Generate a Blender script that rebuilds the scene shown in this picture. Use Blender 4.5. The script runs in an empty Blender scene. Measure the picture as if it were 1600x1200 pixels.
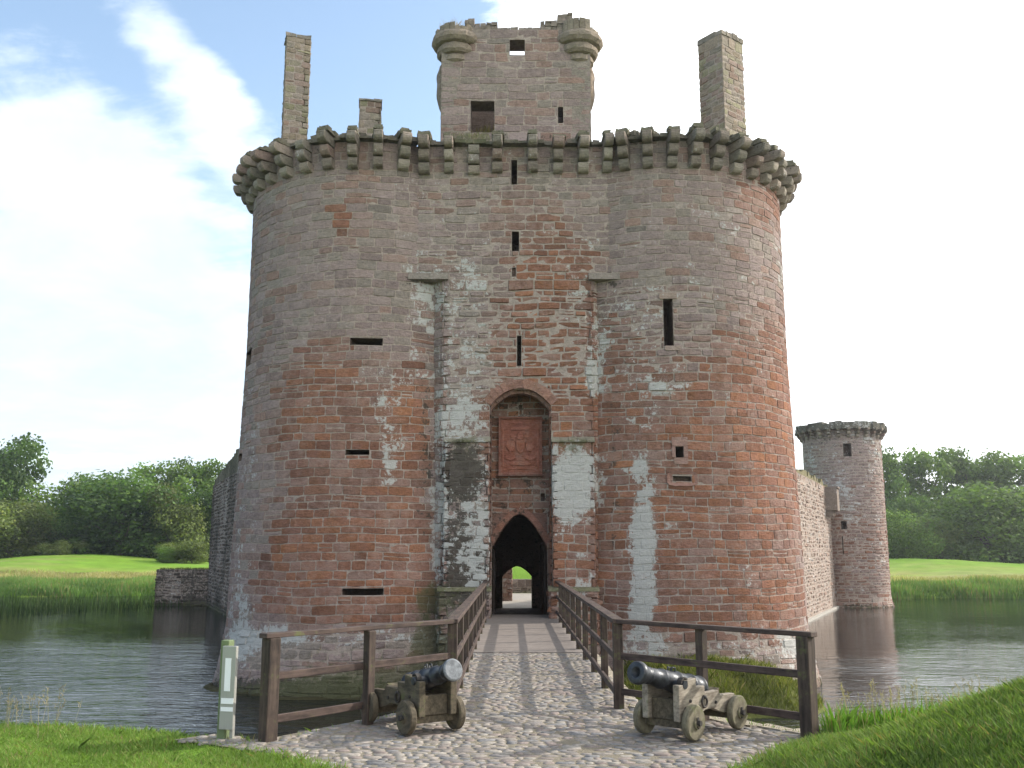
import bpy, bmesh, math, random
import numpy as np
from mathutils import Vector, Matrix, noise as mnoise
random.seed(7); rng = np.random.default_rng(11)
C = bpy.context.scene.collection
R_, sin, cos, pi = math.radians, math.sin, math.cos, math.pi
# ------------------------------------------------------------------ survey: camera numbers used to measure the place from the photo
F = 1500.0; EYE = 2.05; PIT = math.atan(262 / F); SP, CP = sin(PIT), cos(PIT)
WATER = -2.3; HAZE = .0003
def PX(px, py, D):
    u, v = (px - 800) / F, (600 - py) / F
    k = CP - v * SP
    return Vector((u / k * D, D, EYE + (SP + v * CP) / k * D))
def Z(py, D): return PX(800, py, D).z
def X(px, py, D): return PX(px, py, D).x
def survey(P):                        # world points -> facade survey chart (x right, y down)
    x, y, z = P[..., 0], P[..., 1], P[..., 2] - EYE
    f = y * CP + z * SP; u = -y * SP + z * CP
    return 800 + F * x / f, 600 - F * u / f
# ------------------------------------------------------------------ node helpers
class NT:
    def __init__(s, tree): s.t = tree; s.n = tree.nodes; s.l = tree.links
    def __call__(s, typ, props=None, **ins):
        nd = s.n.new(typ)
        for k, v in (props or {}).items(): setattr(nd, k, v)
        for k, v in ins.items():
            key = int(k[1:]) if k[0] == 'i' and k[1:].isdigit() else k.replace('_', ' ')
            s.set(nd.inputs[key], v)
        return nd
    def set(s, sock, v):
        if isinstance(v, bpy.types.NodeSocket): s.l.new(v, sock)
        elif isinstance(v, bpy.types.Node): s.l.new(v.outputs[0], sock)
        else:
            try:
                if sock.type == 'RGBA' and len(v) == 3: v = (*v, 1)
            except TypeError: pass
            sock.default_value = v
    def math(s, op, a, b=0.0, clamp=False):
        return s('ShaderNodeMath', {'operation': op, 'use_clamp': clamp}, i0=a, i1=b).outputs[0]
    def step(s, x, a, b):             # smoothstep a..b
        return s('ShaderNodeMapRange', {'interpolation_type': 'SMOOTHSTEP'}, Value=x, From_Min=a, From_Max=b).outputs[0]
    def mix(s, f, a, b, blend='MIX'):
        nd = s('ShaderNodeMix', {'data_type': 'RGBA', 'blend_type': blend}); s.set(nd.inputs[0], f); s.set(nd.inputs[6], a); s.set(nd.inputs[7], b)
        return nd.outputs[2]
    def noise(s, scale, det=6, rough=.55, vec=None, dist=0):
        nd = s('ShaderNodeTexNoise', None, Scale=scale, Detail=det, Roughness=rough, Distortion=dist)
        if vec is not None: s.set(nd.inputs['Vector'], vec)
        return nd.outputs['Fac']
    def coords(s, scale=None, rot=None):
        o = s('ShaderNodeTexCoord').outputs['Object']
        if scale or rot:
            m = s('ShaderNodeMapping', None, Vector=o)
            if scale: m.inputs['Scale'].default_value = scale
            if rot: m.inputs['Rotation'].default_value = rot
            return m.outputs[0]
        return o
def newmat(name):
    m = bpy.data.materials.new(name); m.use_nodes = True
    t = NT(m.node_tree); t.n.clear(); out = t('ShaderNodeOutputMaterial')
    return m, t, out
def finish(t, out, col, rough=.9, bump=None, bstr=.5, bdist=.02, metal=0, spec=.3, **kw):
    b = t('ShaderNodeBsdfPrincipled', None, Base_Color=col, Roughness=rough, Metallic=metal)
    b.inputs['Specular IOR Level'].default_value = spec
    for k, v in kw.items(): t.set(b.inputs[k.replace('_', ' ')], v)
    if bump is not None:
        bp = t('ShaderNodeBump', None, Strength=bstr, Distance=bdist, Height=bump); t.l.new(bp.outputs[0], b.inputs['Normal'])
    t.l.new(b.outputs[0], out.inputs['Surface']); return b
def attr(t, name): return t('ShaderNodeAttribute', {'attribute_name': name})

def stone_mat(name, mortar=False):
    m, t, out = newmat(name); co = t.coords()
    ab = attr(t, 'blk'); blk = ab.outputs['Color']; al = t.math('ADD', ab.outputs['Alpha'], -.5); zn = t('ShaderNodeSeparateColor', None, Color=attr(t, 'zone').outputs['Color']).outputs
    n1 = t.noise(1.7, 5, .6, co); n2 = t.noise(11, 9, .68, co); n3 = t.noise(46, 5, .7, co)
    nst = t.noise(1.0, 7, .65, t.coords((5.5, 5.5, 22)))       # bedding of the sandstone
    n4 = t.noise(4.2, 7, .7, co); k = t.math('ADD', -.28, t.math('ADD', t.math('ADD', t.math('MULTIPLY', n2, .85), t.math('MULTIPLY', n4, .75)), t.math('ADD', t.math('MULTIPLY', nst, .95), t.math('MULTIPLY', t.math('ADD', n3, -.5), .9))))
    col = t.mix(1, blk, t('ShaderNodeCombineColor', None, Red=k, Green=k, Blue=k), 'MULTIPLY')
    hs = t('ShaderNodeHueSaturation', None, Hue=t.math('ADD', .487, t.math('MULTIPLY', n1, .026)), Saturation=t.math('ADD', .72, t.math('MULTIPLY', n1, .5)), Value=1.0, Color=col)
    col = hs.outputs[0]
    # pale crust speckles everywhere
    sp = t.step(t.math('ADD', n3, t.math('MULTIPLY', t.math('ADD', zn[0], -.25), .25)), .60, .72)
    col = t.mix(t.math('MULTIPLY', sp, .42), col, (.46, .46, .42))
    # grey weathering film
    gf = t.step(t.math('ADD', t.math('MULTIPLY', n1, .7), t.math('ADD', t.math('MULTIPLY', n4, .7), t.math('MULTIPLY', al, .35))), .62, .95)
    col = t.mix(t.math('MULTIPLY', gf, .42), col, (.33, .262, .238))
    # yellow lichen
    yl = t.step(t.math('ADD', t.noise(6.0, 6, .7, co), t.math('MULTIPLY', zn[1], .10)), .66, .76)
    col = t.mix(t.math('MULTIPLY', yl, .38), col, (.27, .22, .08))
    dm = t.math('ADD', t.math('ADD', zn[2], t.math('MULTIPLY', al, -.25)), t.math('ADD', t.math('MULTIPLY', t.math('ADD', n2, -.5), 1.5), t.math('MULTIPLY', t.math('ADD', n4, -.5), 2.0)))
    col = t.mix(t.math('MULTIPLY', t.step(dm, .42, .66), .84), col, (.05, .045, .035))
    lm = t.math('ADD', zn[0], t.math('ADD', t.math('MULTIPLY', t.math('ADD', n2, -.5), 1.5), t.math('ADD', t.math('MULTIPLY', t.math('ADD', n1, -.5), .9), t.math('MULTIPLY', t.math('ADD', n4, -.5), 1.5))))
    lm = t.math('ADD', -.01, t.math('ADD', t.math('MULTIPLY', lm, .88), t.math('MULTIPLY', al, .5))); lf = t.step(lm, .50, .64)
    col = t.mix(t.math('MULTIPLY', lf, .86), col, t.mix(n3, (.30, .295, .27), (.62, .605, .565)))
    mm = t.math('ADD', zn[1], t.math('MULTIPLY', t.math('ADD', t.noise(5.0, 8, .72, co), -.5), 1.9))
    col = t.mix(t.math('MULTIPLY', t.step(mm,   .42, .85), .72), col, t.mix(n2, (.05, .055, .02), (.15, .15, .075)))
    if mortar:
        h = t.math('MULTIPLY', n2, 1.0)
    else:
        h = t.math('ADD', t.math('MULTIPLY', n2, .9), t.math('ADD', t.math('MULTIPLY', nst, .7), t.math('MULTIPLY', n3, .35)))
    finish(t, out, col, .93, h, .9, .045, spec=.12)
    return m
def attr_mat(name, rough=.85, scale=12, amp=.5, bstr=.4, bdist=.01, spec=.2, stretch=None):
    m, t, out = newmat(name); co = t.coords(stretch)
    n = t.noise(scale, 8, .65, co); k = t.math('ADD', 1 - amp / 2, t.math('MULTIPLY', t.math('ADD', n, -.0), amp))
    k = t.math('ADD', 1 - amp * .5, t.math('MULTIPLY', t.math('ADD', n, -.5), amp * 2.2))
    col = t.mix(1, attr(t, 'blk').outputs['Color'], t('ShaderNodeCombineColor', None, Red=k, Green=k, Blue=k), 'MULTIPLY')
    finish(t, out, col, rough, n, bstr, bdist, spec=spec); return m
def wood_mat(name, dark, light, moss=.0, stretch=(14, 14, 1.2), rough=.8, mosscol=(.10, .115, .035)):
    m, t, out = newmat(name); co = t.coords(stretch); g = t.noise(1.6, 9, .7, co); n = t.noise(5, 6, .65, t.coords())
    f = t.noise(30, 4, .6, t.coords())
    col = t.mix(t.step(t.math('ADD', t.math('MULTIPLY', g, .65), t.math('MULTIPLY', n, .35)), .33, .66), dark, light)
    if moss: col = t.mix(t.math('MULTIPLY', t.step(t.math('ADD', n, t.math('MULTIPLY', f, .3)), .78 - moss * .3, .98 - moss * .3), .8), col, mosscol)
    finish(t, out, col, rough, t.math('ADD', g, t.math('MULTIPLY', f, .3)), .55, .008, spec=.3); return m
def leaf_mat(name, cols, trans=.35):
    m, t, out = newmat(name)
    a = attr(t, 'blk').outputs['Color']; n = t.noise(.35, 3, .6, t.coords())
    col = t.mix(1, a, t.mix(n, cols[0], cols[1]), 'MULTIPLY')
    d = t('ShaderNodeBsdfPrincipled', None, Base_Color=col, Roughness=.62); d.inputs['Specular IOR Level'].default_value = .22
    tr = t('ShaderNodeBsdfTranslucent', None, Color=t.mix(1, col, (1.2, 1.35, .55), 'MULTIPLY'))
    mx = t('ShaderNodeMixShader', None, i0=trans, i1=d, i2=tr); t.l.new(mx.outputs[0], out.inputs['Surface']); return m

M = {}
M['stone'] = stone_mat('sandstone'); M['mortar'] = stone_mat('lime_mortar', True)
M['cobble'] = attr_mat('cobble_stone', .9, 22, .6, .45, .008)
M['rail'] = wood_mat('dark_oak', (.022, .015, .012), (.095, .066, .05), .35)
M['rail_h'] = wood_mat('dark_oak_rail', (.035, .022, .018), (.14, .095, .078), .25, (1.6, 1.6, 16))
M['deck'] = wood_mat('deck_boards', (.155, .128, .11), (.26, .22, .19), .0, (.9, 7, 7))
M['sleeper'] = wood_mat('mossy_timber', (.14, .125, .075), (.25, .225, .15), .5, (4, 4, 4))
M['wheel_wood'] = wood_mat('wheel_wood', (.08, .066, .042), (.21, .185, .125), .4, (5, 14, 5))
M['green_wood'] = wood_mat('algae_wood', (.04, .032, .021), (.145, .115, .075), .3, (3, 14, 14))
M['grey_wood'] = wood_mat('bleached_wood', (.12, .095, .07), (.36, .31, .245), .3, (3, 14, 14))
M['gate_wood'] = wood_mat('gate_wood', (.03, .022, .018), (.07, .05, .04))
def iron_mat(name, a, b, rough):
    m, t, out = newmat(name); n = t.noise(14, 8, .7, t.coords()); n2 = t.noise(60, 4, .6, t.coords())
    finish(t, out, t.mix(t.step(n, .35, .7), a, b), t.math('ADD', rough, t.math('MULTIPLY', n, .2)), t.math('ADD', n, n2), .35, .004, metal=.15, spec=.5); return m
M['iron'] = iron_mat('painted_iron', (.012, .013, .016), (.04, .043, .05), .3)
M['iron_dull'] = iron_mat('rusted_iron', (.02, .018, .017), (.06, .045, .035), .6)
M['muzzle'] = iron_mat('pale_tampion', (.12, .125, .13), (.27, .28, .29), .75)
m, t, out = newmat('brushed_aluminium'); n = t.noise(3, 5, .6, t.coords((40, 40, 1))); finish(t, out, t.mix(n, (.30, .295, .265), (.42, .41, .37)), .5, n, .1, .002, metal=.35); M['alu'] = m
m, t, out = newmat('white_print'); n = t.noise(7, 5, .6, t.coords()); finish(t, out, t.mix(n, (.72, .72, .72), (.85, .85, .85)), .6); M['white'] = m
m, t, out = newmat('green_post_paint'); n = t.noise(8, 7, .7, t.coords((1, 1, .3))); n2 = t.noise(30, 4, .6, t.coords((1, 1, .3)))
finish(t, out, t.mix(t.step(n2, .6, .66), t.mix(n, (.10, .135, .055), (.19, .23, .12)), (.04, .05, .03)), .7); M['post'] = m
M['leafA'] = leaf_mat('leaves_dark', ((.052, .10, .024), (.095, .15, .034)), .34)
M['leafB'] = leaf_mat('leaves_mid', ((.09, .155, .034), (.145, .21, .05)), .38)
M['leafC'] = leaf_mat('leaves_pale', ((.105, .135, .04), (.14, .165, .055)), .36)
M['blade'] = leaf_mat('grass_blades', ((.85, .85, .85), (1.15, 1.15, 1.15)), .35)
M['bark'] = wood_mat('bark', (.045, .035, .025), (.12, .10, .075), .2, (6, 6, 1))
def ground_mat():
    m, t, out = newmat('ground_turf'); co = t.coords(); a = attr(t, 'blk').outputs['Color']
    n = t.noise(.35, 8, .65, co); f = t.noise(9, 8, .75, co); g = t.noise(.06, 4, .5, co)
    k = t.math('ADD', .1, t.math('ADD', t.math('MULTIPLY', n, .95), t.math('MULTIPLY', f, .8)))
    col = t.mix(1, a, t('ShaderNodeCombineColor', None, Red=k, Green=k, Blue=k), 'MULTIPLY')
    finish(t, out, t.mix(t.math('MULTIPLY', t.step(g, .4, .65), .3), col, t.mix(1, col, (1.25, 1.05, .8), 'MULTIPLY')), .95, f, .8, .06, spec=.1); return m
M['ground'] = ground_mat()
def water_mat():
    m, t, out = newmat('moat_water')
    geo = t('ShaderNodeNewGeometry').outputs['Position']
    mp = t('ShaderNodeMapping', None, Vector=geo); mp.inputs['Scale'].default_value = (.55, 1.25, 1); mp.inputs['Rotation'].default_value = (0, 0, R_(8))
    a = t('ShaderNodeTexNoise', None, Vector=mp.outputs[0], Scale=2.6, Detail=4, Roughness=.55, Distortion=.5).outputs['Fac']
    mp2 = t('ShaderNodeMapping', None, Vector=geo); mp2.inputs['Scale'].default_value = (.2, .6, 1); mp2.inputs['Rotation'].default_value = (0, 0, R_(-14))
    b = t('ShaderNodeTexNoise', None, Vector=mp2.outputs[0], Scale=1.5, Detail=3, Roughness=.5).outputs['Fac']
    wind = t.step(t('ShaderNodeTexNoise', None, Vector=geo, Scale=.055, Detail=2).outputs['Fac'], .36, .62)
    sep = t('ShaderNodeSeparateXYZ', None, Vector=geo).outputs
    near = t.math('SUBTRACT', 1.0, t.step(sep[1], 20, 52))
    amp = t.math('MULTIPLY', t.math('ADD', .3, t.math('MULTIPLY', wind, .7)), t.math('ADD', .07, t.math('MULTIPLY', near, .93)))
    h = t.math('MULTIPLY', t.math('ADD', t.math('MULTIPLY', a, .55), t.math('MULTIPLY', b, .9)), amp)
    bs = finish(t, out, (.008, .010, .009), .02, h, 1.0, .42, spec=.6); bs.inputs['IOR'].default_value = 1.33
    return m
M['water'] = water_mat()
def jc(c, r, a, b): q = r.uniform(a, b); return tuple(v * q for v in c)
# ------------------------------------------------------------------ mesh builder
class MB:
    def __init__(s): s.v = []; s.f = []; s.m = []; s.c = []
    def add(s, vs, fs, mat=0, col=(.3, .25, .2)):
        o = len(s.v); s.v.extend(vs); s.c.extend([tuple(col) + (.5,) if len(col) == 3 else tuple(col)] * len(vs)); s.f.extend([tuple(i + o for i in f) for f in fs]); s.m.extend([mat] * len(fs))
    def box(s, x0, x1, y0, y1, z0, z1, mat=0, col=(.3, .25, .2), jit=0, xf=None):
        vs = [Vector((x, y, z)) for z in (z0, z1) for y in (y0, y1) for x in (x0, x1)]
        if jit: vs = [v + Vector([random.uniform(-jit, jit) for _ in range(3)]) for v in vs]
        if xf is not None: vs = [xf @ v for v in vs]
        s.add(vs, [(0, 2, 3, 1), (4, 5, 7, 6), (0, 1, 5, 4), (2, 6, 7, 3), (0, 4, 6, 2), (1, 3, 7, 5)], mat, col)
    def tube(s, pts, radii, n=10, mat=0, col=(.3, .25, .2), cap=True):
        pts = [Vector(p) for p in pts]; vs = []; fs = []
        for i, p in enumerate(pts):
            d = (pts[min(i + 1, len(pts) - 1)] - pts[max(i - 1, 0)]).normalized()
            a = d.orthogonal().normalized() if i == 0 else (a - d * a.dot(d)).normalized()
            b = d.cross(a)
            vs += [p + (a * cos(2 * pi * k / n) + b * sin(2 * pi * k / n)) * radii[i] for k in range(n)]
        for i in range(len(pts) - 1):
            fs += [(i * n + k, i * n + (k + 1) % n, (i + 1) * n + (k + 1) % n, (i + 1) * n + k) for k in range(n)]
        if cap: fs += [tuple(range(n - 1, -1, -1)), tuple(range((len(pts) - 1) * n, len(pts) * n))]
        s.add(vs, fs, mat, col)
    def prism(s, poly, axis, a, b, mat=0, col=(.3, .25, .2), xf=None):     # polygon extruded along an axis
        n = len(poly); vs = []
        for w in (a, b):
            for p, q in poly: vs.append(Vector({'x': (w, p, q), 'y': (p, w, q), 'z': (p, q, w)}[axis]))
        if xf is not None: vs = [xf @ v for v in vs]
        s.add(vs, [tuple(range(n - 1, -1, -1)), tuple(range(n, 2 * n))] + [(i, (i + 1) % n, n + (i + 1) % n, n + i) for i in range(n)], mat, col)
    def mesh(s, name, mats, zone=None, smooth=False, bevel=0):
        me = bpy.data.meshes.new(name); me.from_pydata([tuple(v) for v in s.v], [], s.f)
        for mm in mats: me.materials.append(M[mm])
        me.polygons.foreach_set('material_index', np.array(s.m, dtype=np.int32))
        n = len(s.v); col = np.array(s.c, np.float32).reshape(-1, 4)
        me.attributes.new('blk', 'FLOAT_COLOR', 'POINT').data.foreach_set('color', col.ravel())
        if zone is not None:
            P = np.array([tuple(v) for v in s.v]); zz = np.zeros((n, 4), np.float32); zz[:, 3] = 1; zz[:, :3] = zone(P)
            me.attributes.new('zone', 'FLOAT_COLOR', 'POINT').data.foreach_set('color', zz.ravel())
        if smooth: me.polygons.foreach_set('use_smooth', np.ones(len(me.polygons), bool))
        if bevel:
            bm = bmesh.new(); bm.from_mesh(me); bmesh.ops.remove_doubles(bm, verts=bm.verts, dist=1e-5)
            bmesh.ops.bevel(bm, geom=[e for e in bm.edges if len(e.link_faces) == 2 and e.calc_face_angle(0) > .5], offset=bevel, segments=1, affect='EDGES')
            bm.to_mesh(me); bm.free()
        me.update(); return me
    def obj(s, name, mats, parent=None, zone=None, smooth=False, bevel=0, loc=None, rotz=0):
        o = bpy.data.objects.new(name, s.mesh(name, mats, zone, smooth, bevel)); C.objects.link(o)
        if parent: o.parent = parent
        if loc is not None: o.location = loc; o.rotation_euler[2] = rotz
        return o
def tag(o, label=None, cat=None, group=None, kind=None):
    if label: o['label'] = label
    if cat: o['category'] = cat
    if group: o['group'] = group
    if kind: o['kind'] = kind
    return o
def empty(name, loc=(0, 0, 0), rz=0, **k):
    o = bpy.data.objects.new(name, None); C.objects.link(o); o.location = loc; o.rotation_euler[2] = rz; o.empty_display_size = .3
    return tag(o, **k)
def npmesh(name, V, Fc, col, mat, parent=None, tri=False):
    k = Fc.shape[1]; me = bpy.data.meshes.new(name)
    me.vertices.add(len(V)); me.vertices.foreach_set('co', V.astype(np.float32).ravel())
    me.loops.add(Fc.size); me.loops.foreach_set('vertex_index', Fc.astype(np.int32).ravel())
    me.polygons.add(len(Fc)); me.polygons.foreach_set('loop_start', np.arange(0, Fc.size, k, dtype=np.int32))
    me.materials.append(M[mat]); c = np.ones((len(V), 4), np.float32); c[:, :3] = col
    me.attributes.new('blk', 'FLOAT_COLOR', 'POINT').data.foreach_set('color', c.ravel())
    me.update(calc_edges=True); return me
# ------------------------------------------------------------------ weathering zones of the gatehouse, plus painted-in shade in DARK, (x, y, rx, ry, weight) on the survey chart
LICH = [(725, 545, 52, 130, .50), (728, 655, 42, 40, .42), (720, 380, 90, 70, .22), (860, 310, 60, 60, .18), (905, 400, 40, 70, .25), (900, 500, 20, 90, .35), (935, 545, 14, 70, .6), (660, 470, 25, 60, .6), (925, 600, 16, 30, .6),
        (612, 665, 24, 60, .5), (607, 735, 14, 32, .52), (590, 590, 30, 40, .4), (640, 580, 20, 40, .4), (896, 752, 46, 62, 1.1), (880, 835, 24, 24, .45), (916, 905, 14, 24, .45), (890, 928, 24, 16, .6), (912, 865, 12, 12, .35),
        (1006, 770, 20, 50, .66), (1006, 838, 26, 46, .9), (1007, 912, 21, 56, .88), (1000, 955, 24, 26, .75), (992, 722, 20, 32, .5), (1000, 650, 34, 36, .45), (1010, 585, 60, 35, .38), (985, 500, 50, 55, .34), (1060, 470, 90, 40, .18), (1050, 600, 40, 14, .4),
        (1100, 380, 110, 80, .22), (1225, 420, 14, 60, .4), (560, 995, 180, 16, .55), (410, 1000, 60, 24, .5), (1010, 1010, 45, 30, .7), (1180, 1010, 90, 30, .45), (1260, 1020, 40, 60, .45), (683, 800, 13, 160, .62), (700, 780, 14, 100, .25), (725, 850, 40, 80, .22),
        (745, 840, 26, 110, .6), (755, 720, 12, 40, .3), (480, 600, 40, 60, .15), (385, 800, 22, 220, .35), (372, 980, 18, 90, .4), (640, 300, 60, 30, .22), (830, 250, 200, 20, .15), (1180, 620, 60, 100, .12), (1100, 810, 60, 40, .22), (1090, 700, 40, 30, .25), (1160, 900, 50, 40, .2)]
MOSS = [(600, 1035, 230, 40, .42), (620, 1080, 150, 34, .6), (660, 940, 18, 90, .34), (672, 1000, 30, 80, .45), (700, 930, 40, 22, .6), (728, 700, 34, 16, .5), (896, 691, 34, 10, .6), (728, 686, 36, 6, .4), (900, 705, 34, 14, .45), (450, 1090, 130, 22, .5),
        (1130, 1060, 190, 14, .45), (690, 225, 300, 22, .28), (1050, 1030, 60, 18, .35), (600, 420, 26, 120, .22), (640, 500, 16, 90, .25), (720, 1010, 50, 60, .3), (940, 940, 24, 22, .4), (800, 60, 160, 60, .14), (465, 100, 26, 60, .22), (900, 60, 50, 40, .25), (740, 215, 40, 16, .5)]
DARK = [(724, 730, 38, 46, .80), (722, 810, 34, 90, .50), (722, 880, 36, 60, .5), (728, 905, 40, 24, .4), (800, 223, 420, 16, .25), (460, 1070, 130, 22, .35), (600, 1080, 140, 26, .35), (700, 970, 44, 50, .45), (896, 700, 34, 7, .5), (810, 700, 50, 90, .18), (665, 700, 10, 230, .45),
        (958, 700, 9, 240, .4), (360, 760, 8, 300, .0), (820, 880, 60, 90, .35), (1175, 270, 70, 60, .10), (450, 250, 90, 30, .2), (665, 440, 34, 10, .6), (948, 440, 28, 8, .5), (400, 300, 40, 60, .12)]  # entries along creases, under notch lintels and in the gate paint their shade
RED = [(520, 760, 120, 200, .42), (510, 900, 160, 90, .6), (560, 570, 80, 60, .45), (455, 620, 50, 70, .25), (640, 640, 30, 120, .5), (640, 800, 34, 160, .4), (850, 520, 90, 130, .85), (860, 390, 60, 50, .6), (800, 330, 26, 60, .35), (850, 640, 100, 60, .5), (545, 345, 26, 36, .8),
       (1180, 640, 90, 140, .5), (1120, 800, 150, 200, .55), (1160, 300, 60, 40, .35), (1200, 340, 40, 50, .25), (960, 700, 40, 160, .35), (900, 900, 60, 70, .5), (820, 740, 60, 90, .45), (985, 560, 40, 60, .3), (1190, 960, 90, 60, .4), (820, 860, 60, 80, .4), (1060, 640, 60, 60, .3)]
GREY = [(590, 460, 50, 130, .6), (600, 560, 40, 50, .4), (740, 520, 60, 120, .4), (600, 1030, 260, 46, 1.1), (400, 1040, 90, 70, 1.1), (1150, 1035, 200, 22, .9), (385, 700, 40, 320, .6), (430, 760, 50, 120, .3), (460, 500, 70, 80, .25), (1050, 420, 110, 90, .25), (420, 520, 50, 80, .35), (1262, 900, 14, 200, .5), (720, 840, 60, 140, .4), (700, 300, 60, 60, .2)]
def field(L, x, y):
    r = np.zeros_like(x, dtype=float)
    for cx, cy, rx, ry, w in L:
        d = ((x - cx) / rx) ** 2 + ((y - cy) / ry) ** 2
        r = r + w * np.exp(-d * d * .7)
    return r
def gate_zone(P):
    x, y = survey(P); o = np.stack([field(LICH, x, y), field(MOSS, x, y), field(DARK, x, y)], 1)
    o[:, 1] += np.clip((WATER + 1.0 - P[:, 2]) / 1.2, 0, 1) * .45
    o[:, 2] += np.clip((WATER + .7 - P[:, 2]) / .7, 0, 1) * .5
    return np.clip(o, 0, 1.3)
RD, OR, PK, GB, BF, PU = (.210, .098, .062), (.295, .132, .074), (.262, .168, .132), (.280, .208, .184), (.255, .208, .172), (.25, .183, .162)
def lerp(a, b, t): return tuple(a[i] + (b[i] - a[i]) * t for i in range(3))
def gate_col(p, rnd):
    x, y = survey(np.array(p)); x = np.array([x]); y = np.array([y])
    r = .10 + .36 * min(1, max(0, (y[0] - 400) / 240)) + field(RED, x, y)[0] - field(GREY, x, y)[0] + .22 * (mnoise.noise(Vector(p) * .5))
    q = r + rnd.gauss(0, .11)
    if q < .28: c = rnd.choice((GB, GB, BF, PU, PK))
    elif q < .5: c = lerp(PK, PU, rnd.random())
    elif q < .95: c = lerp(PK, RD, rnd.uniform(.55, 1))
    else: c = lerp(RD, OR, rnd.random())
    k = rnd.uniform(.86, 1.10)
    if rnd.random() < .05: k *= .8
    return tuple(a * k for a in c)
def far_zone(P):
    n = np.array([mnoise.noise(Vector((p[0] * .5, p[1] * .5, p[2] * .22))) for p in P]); hz = P[:, 2]
    return np.clip(np.stack([.30 + .5 * n + .1 * np.clip((hz - 3) / 8, 0, 1), .05 - .2 * n + .6 * np.clip((WATER + .8 - hz), 0, 1), .12 - .4 * n + .25 * np.clip((hz - 9.5) / 2, 0, 1) + .5 * np.clip((WATER + .6 - hz) / .6, 0, 1)], 1), 0, 1.2)
def far_col(p, rnd):
    r = .55 - .05 * (p[2] - 3) + .3 * mnoise.noise(Vector(p) * .3) + rnd.gauss(0, .14)
    c = GB if r < .25 else lerp(PK, PU, rnd.random()) if r < .5 else lerp(PK, RD, rnd.random())
    return jc(c, rnd, .85, 1.15)
def left_zone(P):
    z = far_zone(P); z[:, 0] -= .12; z[:, 2] += .38; z[:, 1] += .12 + .4 * np.clip((P[:, 2] - 7.2), 0, 1); return np.clip(z, 0, 1.2)
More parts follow.
